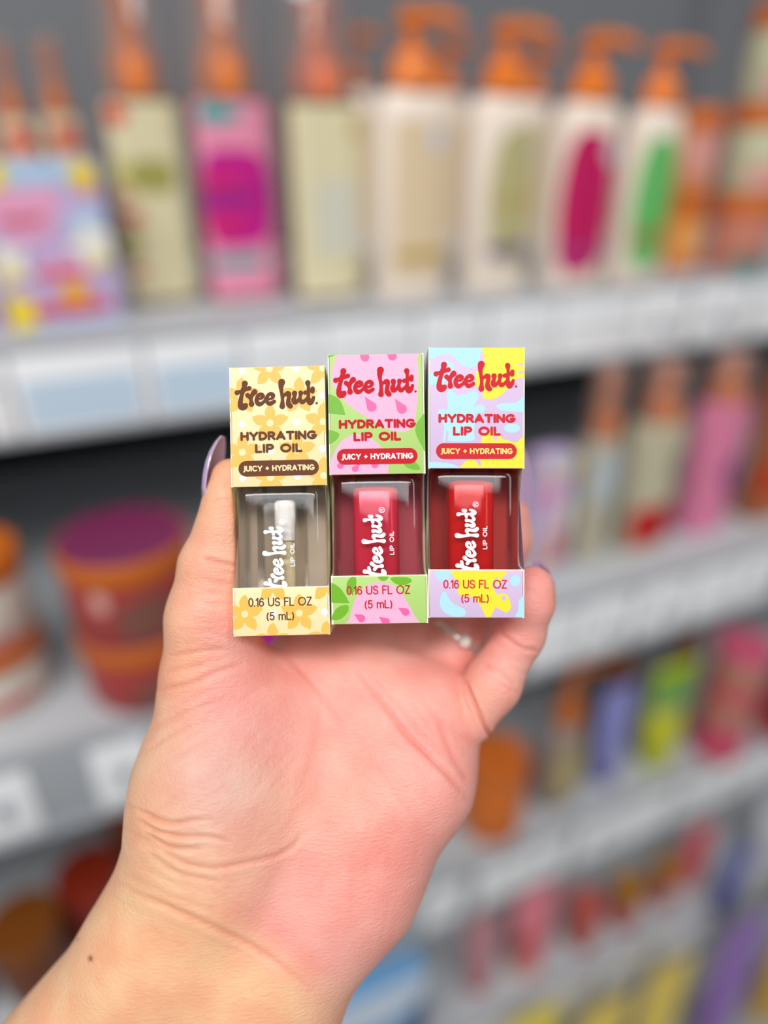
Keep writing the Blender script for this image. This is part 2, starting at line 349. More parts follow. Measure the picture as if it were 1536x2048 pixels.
def mist_bottle(label, sh, x0, x1, yb, yt, body, lab, ytc, la=(-62, 62), lz=(.03, .97), extras=(), group=None, dr=.62, sm=None, cname='mist_bottle'):
    P = Place(sh, x0, x1, yb, yt, dr); E = empty(cname, label, 'bottle', P.M, group); rx, ry, h = P.w/2, P.d/2, P.h
    bm = bmesh.new(); loft(bm, [(0, rx*.93, ry*.9, 4), (.004, rx, ry, 4), (h*.97, rx, ry, 4), (h*.99, rx*.95, ry*.93, 4), (h, rx*.86, ry*.8, 3.4)], 48); bm2obj('bottle_body', bm, body, E)
    bm = bmesh.new(); patch(bm, rx, ry, 4, la[0], la[1], h*lz[0], h*lz[1], n=30); L = bm2obj('front_label', bm, lab, E)
    for (a0, a1, b0, b1, shp, m) in extras:
        bm = bmesh.new(); patch(bm, rx, ry, 4, a0, a1, h*b0, h*b1, off=.0009, shape=shp, n=24); bm2obj('label_print', bm, m, L)
    v = (1024-ytc)/F; dz = P.loc.y*(v*CP-SP)/(CP+v*SP); ch = max(.03, CZ+dz-P.loc.z-h)
    bm = bmesh.new(); k = sm or orange; r0 = min(.021, rx*.62)
    loft(bm, [(h, r0, r0, 2), (h+ch*.3, r0, r0, 2), (h+ch*.42, r0*.62, r0*.7, 2), (h+ch*.72, r0*.55, r0*.6, 2), (h+ch*.8, r0*.7, r0*.8, 2), (h+ch*.93, r0*.6, r0*.7, 2)], 24)
    bm2obj('sprayer', bm, k, E)
    bm = bmesh.new(); loft(bm, [(h*.995, rx*.93, ry*.93, 3), (h+ch*.92, rx*.86, ry*.9, 3), (h+ch, rx*.78, ry*.8, 3)], 40); bm2obj('clear_cap', bm, clearcap, E)
    return E
def jar(label, M, r, h, body, lid, lid_h=.26, extras=(), group=None, topm=None):
    E = empty('cosmetic_jar', label, 'jar', M, group); hb = h*(1-lid_h)
    bm = bmesh.new(); loft(bm, [(0, r*.9, r*.9, 2), (.004, r*.955, r*.955, 2), (hb-.006, r*.965, r*.965, 2), (hb, r*.93, r*.93, 2)], 48); bm2obj('jar_body', bm, body, E)
    for (a0, a1, b0, b1, shp, m) in extras:
        bm = bmesh.new(); patch(bm, r*.965, r*.965, 2, a0, a1, hb*b0, hb*b1, shape=shp, off=.0006, n=24); bm2obj('jar_label', bm, m, E)
    bm = bmesh.new(); loft(bm, [(hb, r*.99, r*.99, 2), (hb+.002, r, r, 2), (h-.004, r, r, 2), (h-.001, r*.97, r*.97, 2)], 48); Lo = bm2obj('jar_lid', bm, lid, E)
    if topm: bm = bmesh.new(); loft(bm, [(h-.001, r*.95, r*.95, 2), (h, r*.93, r*.93, 2)], 48); bm2obj('lid_sticker', bm, topm, Lo)
    return E
def jar_px(label, sh, x0, x1, yb, yt, body, lid, group=None, lift=0, **k):
    P = Place(sh, x0, x1, yb, yt, 1, lift=lift); jar(label, P.M, P.w/2, P.h, body, lid, group=group, **k); return P
def squeeze_tube(label, sh, x0, x1, yb, yt, body, cap, group=None, extras=(), caph=.2):
    P = Place(sh, x0, x1, yb, yt, .55); E = empty('squeeze_tube', label, 'tube', P.M, group); rx, ry, h = P.w/2, P.d/2, P.h
    bm = bmesh.new(); loft(bm, [(0, rx*.62, ry*.85, 2.2), (h*caph*.95, rx*.66, ry*.9, 2.2), (h*caph, rx*.5, ry*.7, 2)], 32); bm2obj('flip_cap', bm, cap, E)
    bm = bmesh.new(); loft(bm, [(h*caph, rx*.72, ry, 2), (h*caph+.006, rx*.85, ry, 2), (h*.6, rx*.93, ry*.7, 2.2), (h*.94, rx, ry*.14, 3), (h, rx, ry*.1, 4)], 36); B = bm2obj('tube_body', bm, body, E)
    for (a, b, m) in extras:
        bm = bmesh.new(); f = lambda z: ((rx*.9, ry*.86) if z < h*.4 else (rx*.94, ry*.72)); za, zb = h*a, h*b
        loft(bm, [(za, rx*(.86+.1*a), ry*(1.0-.55*a)+.001, 2.2), (zb, rx*(.86+.1*b)+.001, ry*(1.0-.55*b)+.001, 2.2)], 36, cap=False); bm2obj('tube_band', bm, m, B)
    return E
def carton_box(label, sh, x0, x1, yb, yt, dr, mats_, shapes, ang=0, group=None):
    P = Place(sh, x0, x1, yb, yt, dr); E = empty('gift_carton', label, 'box', P.M @ Matrix.Rotation(ang, 4, 'Z'), group); w, d, h = P.w, P.d, P.h
    bm = bmesh.new(); add_box(bm, -w/2, w/2, -d/2, d/2, 0, h, 0, bev=.0015); 
    bm2 = bmesh.new()
    for lev, (poly, mi) in enumerate(shapes):
        clip_poly(bm2, [(x*w, y*h) for x, y in poly], .0006+.00012*lev, -w*.497, w*.497, .001, h-.001, mi)
    for f in bm2.faces:
        vs = [bm.verts.new((v.co.x, -d/2 - v.co.z, v.co.y)) for v in f.verts]; bm.faces.new(vs).material_index = f.material_index
    bm2.free(); bm2obj('printed_carton', bm, mats_, E)
    return E
C = lambda n, r, g, b, ro=.45: mat(n, rgb(r, g, b), ro)
lilac = C('lilac_card', 205, 180, 222); pinkp = C('pink_print', 240, 170, 205); yel = C('yellow_print', 250, 222, 40); wht = C('white_print', 244, 240, 230)
amber = C('amber_print', 245, 180, 40); redp = C('red_print', 225, 70, 90); sky = C('sky_print', 180, 210, 238)
def daisy(cx, cy, R): return smooth_poly([(cx+R*(1 if k % 2 else .62)*math.cos(math.pi*k/5), cy+R*.7*(1 if k % 2 else .62)*math.sin(math.pi*k/5)) for k in range(10)], 3)
fshapes = [(smooth_poly([(-.5, .75), (-.2, .95), (.1, .85), (.0, .6), (-.3, .55)]), 1), (smooth_poly([(-.5, .86), (.5, .9), (.5, 1.02), (-.5, 1.02)]), 5), (smooth_poly([(.2, .7), (.45, .72), (.4, .55), (.15, .6)]), 5),
  (smooth_poly([(-.1, .42), (.25, .4), (.2, .28), (-.15, .3)]), 1), ([(-.5, 0), (.5, 0), (.5, .05), (-.5, .04)], 5),
  (daisy(-.38, .93, .16), 3), (daisy(.35, .92, .15), 3), (daisy(.36, .85, .08), 6), (daisy(.34, .5, .24), 2), (daisy(-.42, .42, .22), 2), (daisy(.36, .4, .08), 3), (daisy(-.4, .36, .08), 3),
  (daisy(.1, .2, .17), 6), (daisy(-.42, .12, .2), 3), ([(-.3, .09), (.38, .09), (.38, .16), (-.3, .15)], 4), ([(-.2, .33), (.2, .33), (.2, .37), (-.2, .37)], 4), ([(-.4, .66), (-.05, .67), (-.05, .7), (-.4, .69)], 4)]
FM = [lilac, pinkp, wht, yel, redp, sky, amber]
carton_box('large lilac gift carton printed with yellow and white flowers, left end of the top shelf', 1, 22, 250, 655, 322, .5, FM, fshapes, ang=.12)
carton_box('partly cut off pink and white floral carton at the left photo edge', 1, -150, 18, 664, 432, .6, FM, [(a, b) for a, b in fshapes[7:]], ang=.05)
peach = C('peach_liquid', 226, 196, 160); khaki = C('khaki_label', 224, 214, 174)
leaf = C('olive_print', 164, 160, 84); tom = C('tomato_print', 222, 60, 50); brk = C('brick_print', 200, 70, 60); mag = C('magenta_print', 200, 20, 140)
pk = C('pink_label', 240, 148, 178); teal = C('teal_print', 20, 170, 165); pur = C('purple_print', 130, 40, 130); crims = C('crimson_print', 214, 30, 100)
for k, (x0, x1, yb, yt, yc, nmx) in enumerate([(62, 128, 560, 238, 75, 'middle of the three'), (146, 212, 555, 232, 70, 'nearest the olive leaf mist'), (-24, 42, 560, 240, 90, 'at the left photo edge')]):
    mist_bottle(f'small orange sprayer mist behind the floral cartons, {nmx}', 1, x0, x1, 552, yt, peach, khaki, yc, extras=[(-30, 40, .8, .93, 'oval', tom)], group='small mists in the back row')
mist_bottle('body mist bottle with a cream label, red emblem and olive leaves', 1, 262, 405, 610, 192, brownpet, khaki, -60,
  extras=[(-50, -8, .87, .96, 'oval', tom), (-20, 24, .56, .72, 'oval', leaf), (-50, -20, .6, .72, 'oval', C('lime_print', 205, 200, 110)), (-50, -8, .42, .48, 'rect', brk), (-50, -20, .54, .58, 'rect', brk), (-46, -14, .24, .40, 'oval', leaf), (-48, -12, .16, .2, 'rect', brk)])
mist_bottle('body mist bottle with a pink label and a big magenta hexagon', 1, 412, 565, 604, 192, brownpet, pk, -50,
  extras=[(-42, 4, .87, .96, 'oval', teal), (-58, 45, .29, .76, 'oval', mag), (-50, 10, .5, .56, 'rect', pur), (-48, 0, .36, .44, 'rect', crims), (-48, 0, .58, .64, 'rect', crims), (-46, 14, .18, .24, 'rect', teal)])
mist_bottle('body mist bottle with a plain cream label, nearest the tan pump lotion', 1, 577, 728, 602, 200, brownpet, C('pale_cream_label', 226, 216, 178), -20, sm=coral,
  extras=[(20, 46, .82, .9, 'oval', C('gold_print', 190, 160, 60)), (-8, 40, .25, .62, 'rect', C('pale_grey_label', 214, 212, 196)), (10, 40, .14, .17, 'rect', C('dull_gold', 190, 170, 120))])
tan = C('tan_label', 230, 206, 170); gold = C('mustard_print', 192, 160, 70); sage = C('sage_label', 190, 182, 130); vio = C('dull_violet', 120, 100, 140)
magl = C('magenta_label', 196, 16, 92); grn = C('green_label', 104, 190, 104); palev = C('pale_lilac_print', 214, 214, 226); mauve = C('mauve_print', 176, 60, 130)
pump_bottle('pump lotion with a large tan label, nearest the cream mist', 1, 738, 893, 602, 178, cream, tan, 18, shape='rect', la=(-34, 50), lz=(.12, .86), bands=[(.2, .25, gold)], badge=(6, 36, .72, .84, palev), group=None)
pump_bottle('pump lotion with a sage label and violet band', 1, 905, 1052, 588, 188, cream, sage, 44, la=(-24, 60), lz=(.14, .86), bands=[(.2, .26, vio), (.48, .5, gold)], badge=(36, 60, .64, .8, palev))
pump_bottle('pump lotion with a tall magenta oval label', 1, 1062, 1205, 578, 200, cream, magl, 68, la=(-62, 40), lz=(.08, .85), bands=[(.18, .24, mauve)], badge=(8, 32, .68, .8, palev))
pump_bottle('pump lotion with a green oval label, rightmost of the row', 1, 1200, 1318, 572, 212, cream, grn, 84, la=(-52, 42), lz=(.1, .84), bands=[(.26, .33, C('brown_green', 150, 140, 70))])
for k, (x0, x1, yt, yp, nn) in enumerate([(640, 770, 178, 60, 'tan label'), (820, 930, 186, 82, 'sage label'), (985, 1085, 196, 95, 'magenta label')]):
    pump_bottle(f'back row pump lotion seen between the front bottles, behind the {nn} lotion', 1, x0, x1, 500, yt, cream, tan, yp, group='pump lotions in the back row', pm=orange_d)
ojar = C('peach_jar', 232, 150, 90); pjar = C('pink_jar', 224, 160, 150); grj = C('sage_jar', 205, 205, 170); mixj = C('rose_jar', 205, 130, 110)
def stack(labels, sh, x0, x1, yb, hs, bodies, lids, group, extras=None, topm=None):
    P = Place(sh, x0, x1, yb, yb-80, 1); z = 0
    for i, (lb, h) in enumerate(zip(labels, hs)):
        M = Matrix.Translation(Vector((0, 0, z))) @ P.M
        jar(lb, M, P.w/2, h, bodies[i % len(bodies)], lids[i % len(lids)], group=group, extras=(extras[i] if extras else ()), topm=topm); z += h+.0005
    return P
stack(['orange scrub jar at the bottom of the stack beside the green labelled lotion', 'peach scrub jar on top of the orange one beside the green labelled lotion'], 1, 1278, 1392, 540, [.078, .084], [C('orange_jar', 236, 140, 66), ojar], [orange_d], 'jars at the right end of the top shelf',
  extras=[[(-50, 40, .2, .9, 'oval', C('apricot_print', 244, 172, 90))], [(-50, 40, .3, .95, 'rect', pjar)]])
stack(['teal and rose jar at the bottom of the rightmost stack', 'sage jar in the middle of the rightmost stack', 'pastel jar on top of the rightmost stack'], 1, 1398, 1530, 548, [.08, .084, .084], [mixj, grj, grj], [orange_d], 'jars at the right end of the top shelf',
  extras=[[(-60, 60, 0.02, .3, 'rect', C('dull_teal', 90, 130, 120))], [(-60, 40, .05, .45, 'rect', pjar)], [(-60, -5, .05, .4, 'rect', C('dusty_pink', 224, 150, 160)), (0, 60, .4, .9, 'rect', C('butter_print', 240, 205, 120)), (0, 60, .02, .35, 'rect', C('mint_print', 160, 200, 160))]])
# ---- second shelf, left
wj = C('white_jar', 226, 220, 208); rj = C('red_jar', 172, 62, 60); ol = C('burnt_orange_lid', 200, 102, 22); mgl = C('magenta_sticker', 120, 34, 80)
stack(['white scrub jar at the bottom of the pair at the left edge', 'white scrub jar on top of the pair at the left edge'], 2, -120, 160, 1452, [.062, .072], [wj], [ol], 'white jars at the left edge', extras=[[(-10, 50, .25, .5, 'oval', C('rose_print', 205, 110, 110))], [(-20, 50, .1, .3, 'oval', C('rose_print', 205, 110, 110))]])
stack(['red scrub jar at the bottom of the pair behind the thumb', 'red scrub jar with a magenta topped lid, upper of the pair behind the thumb'], 2, 182, 452, 1432, [.066, .072], [rj], [ol], 'red jars behind the thumb',
  extras=[[(-20, 40, .1, .7, 'oval', C('maroon_brown', 130, 80, 70))], [(-20, 40, .1, .8, 'oval', C('maroon_brown', 130, 80, 70)), (-38, -22, .62, .95, 'oval', C('pale_rose', 226, 170, 160))]], topm=mgl)
stack(['magenta jar seen through the gap between thumb and fingers'], 2, 440, 600, 1360, [.075], [C('magenta_jar', 190, 10, 150)], [C('magenta_lid', 190, 10, 150)], None)
# ---- second shelf, right
carton_box('pastel floral carton on the second shelf, right of the held boxes', 2, 1035, 1118, 1150, 905, .7, FM, fshapes, ang=.1)
g1 = C('stone_bottle', 186, 178, 156); g2 = C('khaki_bottle', 196, 188, 160); p2 = C('rose_bottle', 226, 130, 165); lb = C('pale_blue_print', 186, 196, 200)
mist_bottle('stone coloured mist bottle beside the pastel carton on the second shelf', 2, 1126, 1206, 1128, 872, g1, g1, 728, extras=[(-40, 40, .5, .9, 'oval', lb)])
mist_bottle('khaki mist bottle with a red lower label on the second shelf', 2, 1214, 1322, 1108, 838, g2, g2, 722, extras=[(-60, 50, .06, .38, 'rect', C('deep_red_print', 190, 16, 16)), (10, 50, .52, .8, 'oval', C('sage_grey', 130, 130, 110))])
mist_bottle('rose pink mist bottle with a purple emblem on the second shelf', 2, 1332, 1440, 1072, 800, p2, p2, 705, extras=[(0, 55, .3, .66, 'oval', C('plum_print', 150, 60, 130))])
mist_bottle('brown mist bottle with a red band at the right edge of the second shelf', 2, 1456, 1560, 1045, 745, C('tan_brown', 170, 100, 60), C('tan_brown', 170, 100, 60), 660, extras=[(-60, 60, .2, .42, 'rect', C('rust_red', 200, 50, 10)), (-60, 60, .82, .99, 'rect', C('deep_red_print', 190, 16, 16))], sm=C('deep_red_print', 190, 16, 16))
# ---- third shelf
stack(['round orange tub beside the heel of the hand on the third shelf'], 3, 905, 1040, 1695, [.108], [C('orange_tub', 226, 116, 30)], [C('orange_tub_lid', 214, 110, 40)], None)
pump_bottle('taupe bottle with a beige label on the third shelf', 3, 1056, 1150, 1625, 1440, C('taupe_bottle', 150, 134, 130), C('beige_label', 178, 160, 110), 1335, la=(-45, 45), lz=(.15, .8), pm=C('brown_orange', 186, 98, 20))
squeeze_tube('periwinkle blue squeeze tube on the third shelf', 3, 1158, 1240, 1580, 1375, C('periwinkle', 140, 142, 206), C('periwinkle_cap', 110, 100, 170))
squeeze_tube('lime yellow squeeze tube with a green top on the third shelf', 3, 1246, 1352, 1552, 1330, C('lime_yellow', 206, 206, 40), C('lime_cap', 180, 190, 20), extras=[(.78, .97, C('leaf_green_band', 110, 170, 60)), (.62, .76, C('sea_green_band', 110, 160, 110))])
mist_bottle('orange topped brown mist behind the periwinkle tube on the third shelf', 3, 1165, 1240, 1500, 1330, C('umber', 90, 52, 36), C('umber', 90, 52, 36), 1260, sm=C('brown_orange', 186, 98, 20))
mist_bottle('orange topped brown mist behind the lime tube on the third shelf', 3, 1300, 1362, 1455, 1300, C('umber', 90, 52, 36), C('umber', 90, 52, 36), 1225, sm=C('brown_orange', 186, 98, 20))
rp = C('raspberry_jar', 212, 70, 100); rl = C('rose_lid', 206, 90, 120); bg = C('tan_rose_jar', 190, 130, 110)
stack([f'raspberry pink jar, {k} in the stack of three on the third shelf' for k in ('bottom', 'middle', 'top')], 3, 1358, 1478, 1528, [.058, .058, .058], [rp, bg, bg], [rl, rp, rl], 'raspberry jars on the third shelf')
stack([f'red jar, {k} of the pair at the right edge of the third shelf' for k in ('bottom', 'top')], 3, 1490, 1600, 1490, [.058, .058], [C('cherry_jar', 190, 40, 50)], [C('cherry_lid', 170, 30, 40)], 'cherry jars at the right edge')
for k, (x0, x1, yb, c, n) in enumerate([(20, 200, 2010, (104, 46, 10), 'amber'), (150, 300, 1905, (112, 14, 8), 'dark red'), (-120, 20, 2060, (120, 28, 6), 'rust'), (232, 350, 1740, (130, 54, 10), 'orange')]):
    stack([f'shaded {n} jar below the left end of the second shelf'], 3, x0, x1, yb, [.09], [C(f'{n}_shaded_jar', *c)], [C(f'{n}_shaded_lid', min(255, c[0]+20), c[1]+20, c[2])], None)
# ---- fourth shelf
squeeze_tube('white squeeze tube at the left of the fourth shelf', 4, 850, 950, 1920, 1745, C('white_tube', 220, 218, 222), C('white_tube_cap', 200, 200, 205))
squeeze_tube('pale pink tube beside the white tube on the fourth shelf', 4, 915, 990, 2000, 1830, C('dusty_rose_tube', 200, 140, 150), C('crimson_cap', 180, 60, 70))
squeeze_tube('pink tube with a dark red panel on the fourth shelf', 4, 996, 1095, 1970, 1775, C('salmon_pink', 232, 130, 145), C('peach_cap', 220, 140, 110), extras=[(.3, .55, C('brick_panel', 190, 70, 60))])
for k, (x0, x1, yb, yt) in enumerate([(1116, 1188, 1905, 1745), (1200, 1268, 1865, 1712), (1280, 1338, 1820, 1690)]):
    stack([f'brick rose jar on the fourth shelf, {["left", "middle", "right"][k]} of the three'], 4, x0, x1, yb, [.085], [C('brick_rose', 186, 96, 88)], [C('ochre_lid' if k else 'rose_red_lid', *((176, 118, 20) if k else (200, 90, 80)))], 'brick rose jars')
squeeze_tube('coral pink tube at the right of the brick rose jars', 4, 1325, 1400, 1790, 1650, C('coral_pink_tube', 224, 100, 110), C('coral_pink_cap', 220, 120, 120))
squeeze_tube('indigo tube near the right edge on the fourth shelf', 4, 1400, 1465, 1840, 1690, C('indigo_tube', 90, 96, 170), C('indigo_cap', 70, 76, 150))
squeeze_tube('silver white tube at the right edge of the fourth shelf', 4, 1455, 1560, 1740, 1600, C('silver_white', 210, 214, 222), C('silver_cap', 190, 190, 200))
# ---- lowest deck
def deck(fn, label, x0, x1, yb, yt, *a, **k): return fn(label, 5, x0, x1, yb, yt, *a, **k)
carton_box('blue and white carton behind the wrist on the fourth shelf', 4, 650, 845, 2200, 1960, .25, [C('denim_blue', 110, 160, 205), C('sky_white', 214, 226, 242), C('navy_print', 60, 76, 120), C('mustard_yellow', 232, 204, 90)], [(smooth_poly([(-.5, .75), (.2, .7), (.5, .85), (.5, 1.02), (-.5, 1.02)]), 1), (smooth_poly([(.3, .3), (.5, .3), (.5, .7), (.35, .65)]), 2), (smooth_poly([(-.5, 0), (.4, 0), (.3, .25), (-.3, .3)]), 3)])
for k, (x0, x1, yb, yt) in enumerate([(1080, 1200, 2280, 2010), (1200, 1310, 2200, 1930)]):
    deck(squeeze_tube, f'mustard yellow tube on the lowest deck, {["left", "right"][k]} of the pair', x0, x1, yb, yt, C('mustard_yellow', 232, 204, 90), C('ochre_cap', 190, 140, 40), group='mustard tubes')
deck(squeeze_tube, 'purple tube on the lowest deck beside the mustard ones', 1330, 1440, 2130, 1840, C('purple_tube', 150, 110, 190), C('lilac_cap', 160, 140, 200))
deck(squeeze_tube, 'golden yellow tube at the right edge above the lowest deck', 1455, 1560, 2060, 1750, C('golden_tube', 236, 184, 70), C('golden_cap', 216, 170, 60))
deck(squeeze_tube, 'yellow tube partly hidden under the fourth shelf rail', 960, 1070, 2330, 2030, C('lemon_tube', 240, 220, 70), C('ochre_cap', 190, 140, 40))
# ================================================================ lip oil cartons
WB, HB, DB, CAPH, BANDH, NOTCH = 26.2, 73.6, 21.0, 33.0, 12.9, 8.6     # mm
cream_edge = C('card_edge', 252, 244, 222)
card_in = C('card_inside', 250, 238, 224, .8)
LOGO = [[(450, 205, 86), (425, 330, 66), (385, 430, 70), (352, 560, 60), (318, 700, 64), (300, 820, 74), (330, 925, 98), (385, 950, 92), (440, 920, 85), (480, 885, 55)],
 [(205, 490, 74), (290, 452, 42), (380, 430, 50), (500, 395, 48), (585, 358, 68)],
 [(530, 580, 68), (610, 660, 58), (640, 760, 52), (650, 860, 80)], [(752, 478, 82), (685, 555, 62), (652, 650, 45), (640, 760, 50)],
 [(880, 700, 34), (965, 680, 42), (1005, 605, 62), (950, 560, 56), (870, 590, 54), (812, 690, 54), (822, 800, 66), (890, 868, 66), (985, 838, 52), (1060, 768, 45), (1112, 680, 46), (1175, 590, 50), (1265, 548, 54), (1332, 605, 62), (1300, 690, 42), (1210, 716, 36)],
 [(1150, 640, 50), (1125, 740, 48), (1150, 815, 58), (1220, 862, 62), (1305, 832, 58), (1365, 792, 54)],
 [(1611, 190, 98), (1586, 330, 72), (1596, 480, 52), (1620, 620, 54), (1626, 750, 50), (1620, 880, 66), (1615, 950, 82)],
 [(1636, 650, 52), (1700, 590, 44), (1806, 562, 80), (1828, 660, 60), (1806, 780, 62), (1816, 890, 78), (1868, 952, 74)],
 [(2008, 555, 78), (2010, 655, 52), (1980, 755, 72), (2008, 828, 74), (2085, 805, 55), (2145, 730, 45), (2186, 640, 48), (2202, 545, 70)], [(2186, 640, 46), (2190, 760, 46), (2236, 828, 70), (2315, 800, 50), (2385, 730, 45)],
 [(2432, 230, 78), (2446, 340, 48), (2450, 450, 48), (2444, 580, 48), (2436, 700, 58), (2456, 800, 78), (2496, 848, 84), (2565, 790, 62), (2606, 690, 44)],
 [(2346, 540, 62), (2445, 500, 44), (2530, 480, 44)], [(2580, 415, 62), (2572, 505, 62)]]
def unit_logo():      # logo bounding box -> x 0..1, y up, same scale
    x0, x1, yb = 131, 2650, 1050; k = 1/(x1-x0)
    return [[((x-x0)*k, (yb-y)*k, r*k) for x, y, r in s] for s in LOGO]
UL = unit_logo()
def logo(bm, ox, oy, w, z, T=lambda p: p, rot=0):
    for s in UL:
        P = []
        for x, y, r in s:
            X, Y = x*w, y*w
            if rot: X, Y = -y*w, x*w
            P.append((ox+X, oy+Y, r*w))
        stroke(bm, P, z, T=T, rs=1.02 if rot else 1.1)
CORN = ((-1, 1), (1, 1), (1, -1), (-1, -1))
def capmap(tl, tr, br, bl): return aff([tl, tr, br, bl], [(-WB/2, HB), (WB/2, HB), (WB/2, HB-CAPH), (-WB/2, HB-CAPH)])
def bandmap(tl, tr, br, bl): return aff([tl, tr, br, bl], [(-WB/2, BANDH), (WB/2, BANDH), (WB/2, 0), (-WB/2, 0)])
def side_panel(bm, x, sgn, th, mi_out, mi_edge):
    r = 2.6; n = NOTCH; y0, y1 = BANDH, HB-CAPH
    out = [(0, 0), (0, y0)] + [( -n+ r + (n-r)*0 - 0, y0)] 
    pl = [(0, 0), (0, y0), (-.8, y0+.15)] + [(-n+5*(1-math.sin(a))**1.0*.0 + (5-5*math.sin(a)), y0+.4+5-5*math.cos(a)) for a in [math.radians(k) for k in range(10, 91, 16)]]
    pl += [(-n, (y0+y1)/2)] + [(-n + 5-5*math.cos(a), y1-5+5*math.sin(a)) for a in [math.radians(k) for k in range(0, 81, 16)]] + [(0, y1), (0, HB), (-DB, HB), (-DB, 0)]
    A = [bm.verts.new((x*1e-3, y*1e-3, z*1e-3)) for z, y in pl]; B = [bm.verts.new(((x-sgn*th)*1e-3, y*1e-3, z*1e-3)) for z, y in pl]
    fa = bm.faces.new(A if sgn < 0 else A[::-1]); fb = bm.faces.new(B[::-1] if sgn < 0 else B); fa.material_index = mi_out; fb.material_index = 3
    for i in range(len(pl)):
        j = (i+1) % len(pl); f = bm.faces.new((A[i], A[j], B[j], B[i]) if sgn > 0 else (A[j], A[i], B[i], B[j])); f.material_index = mi_edge
    bmesh.ops.triangulate(bm, faces=[fa, fb])
def make_carton(label, blab, base, cols, cap_shapes, band_shapes, cmap, bmap, bot, top, dbot, dtop, ink, pill, pilltext, hyd, dy, oil, wallt, liq, tint, ink_band):
    B0 = pt(*bot, dbot); T0 = pt(*top, dtop); yv = (T0-B0).normalized()
    xdir = (pt(bot[0]+97, bot[1]-97*hyd, dbot) - B0).normalized(); xv = (xdir - yv*xdir.dot(yv)).normalized(); zv = xv.cross(yv)
    M = Matrix((( xv.x, yv.x, zv.x, B0.x), (xv.y, yv.y, zv.y, B0.y), (xv.z, yv.z, zv.z, B0.z), (0, 0, 0, 1)))
    E = empty('lip_oil_carton', label, 'box', M)
    bm = bmesh.new(); k = 1e-3; th = .55; w2 = WB/2
    add_box(bm, -w2*k, w2*k, (HB-CAPH)*k, HB*k, -th*k, 0, 0, bev=.0003)                     # front of the cap end
    add_box(bm, -w2*k, w2*k, 0, BANDH*k, -th*k, 0, 0, bev=.0003)                             # front band
    add_box(bm, -w2*k, w2*k, 0, HB*k, -DB*k, (-DB+th)*k, 3)                                  # back
    add_box(bm, (-w2)*k, (w2)*k, (HB-th)*k, HB*k, -DB*k, -.2*k, 0, bev=.0003); add_box(bm, -w2*k, w2*k, 0, th*k, -DB*k, -.2*k, 0, bev=.0003)
    side_panel(bm, -w2, -1, th, 0, 1); side_panel(bm, w2, 1, th, 0, 1)
    # cream cut edges along the window
    add_box(bm, -w2*k, w2*k, (BANDH-.05)*k, (BANDH+.22)*k, -.5*k, -.02*k, 1)
    n0 = 4
    for mp, shapes, lo, hi in ((cmap, cap_shapes, HB-CAPH+.12, HB-.15), (bmap, band_shapes, .15, BANDH-.1)):
        for lev, (poly, mi) in enumerate(shapes):
            P = [tuple(c*k for c in mp(p)) for p in poly]
            clip_poly(bm, P, (.012+.0012*lev)*k, (-w2+.06)*k, (w2-.06)*k, lo*k, hi*k, n0+mi)
    bm2obj('paperboard_sleeve', bm, [base, cream_edge, base, card_in]+cols, E)
    Y = lambda t: (HB-t-dy)
    bm = bmesh.new(); logo(bm, -11.65*k, Y(11.9)*k, 22.0*k, .09*k)
    stroke(bm, [(10.75*k, Y(10.4)*k, .32*k), (10.76*k, Y(10.4)*k, .32*k)], .09*k, curve=False)
    flush_ink(bm, .09*k); bm2obj('brand_logo', bm, ink, E, smooth=False)
    bm = bmesh.new(); text(bm, 'HYDRATING', .1*k, Y(19.1)*k, 20.9*k, 2.5*k, .345*k, .09*k); text(bm, 'LIP OIL', .1*k, Y(22.55)*k, 13.0*k, 2.5*k, .345*k, .09*k)
    flush_ink(bm, .09*k); bm2obj('product_lettering', bm, ink, E, smooth=False)
    bm = bmesh.new(); ph = 4.3/2; clip_poly(bm, [(p[0]*k, p[1]*k) for p in arc(-11+ph, Y(28.0), ph, ph, 270, 90, 14)+arc(11-ph, Y(28.0), ph, ph, 90, -90, 14)], .08*k, -.02, .02, 0, .1, 0)
    pl = bm2obj('claim_badge', bm, pill, E, smooth=False)
    bm = bmesh.new(); text(bm, 'JUICY + HYDRATING', 0, Y(28.0)*k, 19.6*k, 1.62*k, .175*k, .10*k); flush_ink(bm, .10*k, cell=.00005); bm2obj('badge_lettering', bm, pilltext, pl, smooth=False)
    bm = bmesh.new(); text(bm, '0.16 US FL OZ', -.3*k, (BANDH-3.75)*k, 17.3*k, 2.42*k, .17*k, .09*k, gap=.2, xs=.85); text(bm, '(5 mL)', -.3*k, (BANDH-7.6)*k, 7.5*k, 2.3*k, .17*k, .09*k, gap=.2, xs=.85)
    flush_ink(bm, .09*k, cell=.00005); bm2obj('volume_lettering', bm, ink_band, E, smooth=False)
    # ---- bottle inside
    zc = -DB/2; bw, bd = (WB-2*.55)/2-.35, (DB-2*.55)/2-.35; H1 = 41.6
    R = Matrix.Rotation(-math.pi/2, 4, 'X'); MB = M @ Matrix.Translation((0, .7*k, zc*k)) @ R       # local z runs up the bottle, local -y faces the viewer... see below
    MB = M @ Matrix.Translation((0, .7*k, zc*k)) @ Matrix(((1, 0, 0, 0), (0, 0, 1, 0), (0, -1, 0, 0), (0, 0, 0, 1)))
    G = empty('lip_oil_bottle', blab, 'bottle', MB)
    bm = bmesh.new(); e = 7
    secs = [(.0, bw-1.5, bd-1.5, e), (.5, bw-.3, bd-.3, e), (1.2, bw, bd, e), (H1-4.2, bw, bd, e), (H1-2.6, bw-.4, bd-.3, e), (H1-1.2, bw-1.4, bd-1.2, 5), (H1-.3, bw-3.2, bd-2.6, 4), (H1, 6.5, 6.5, 2.2), (H1+6, 6.2, 6.2, 2)]
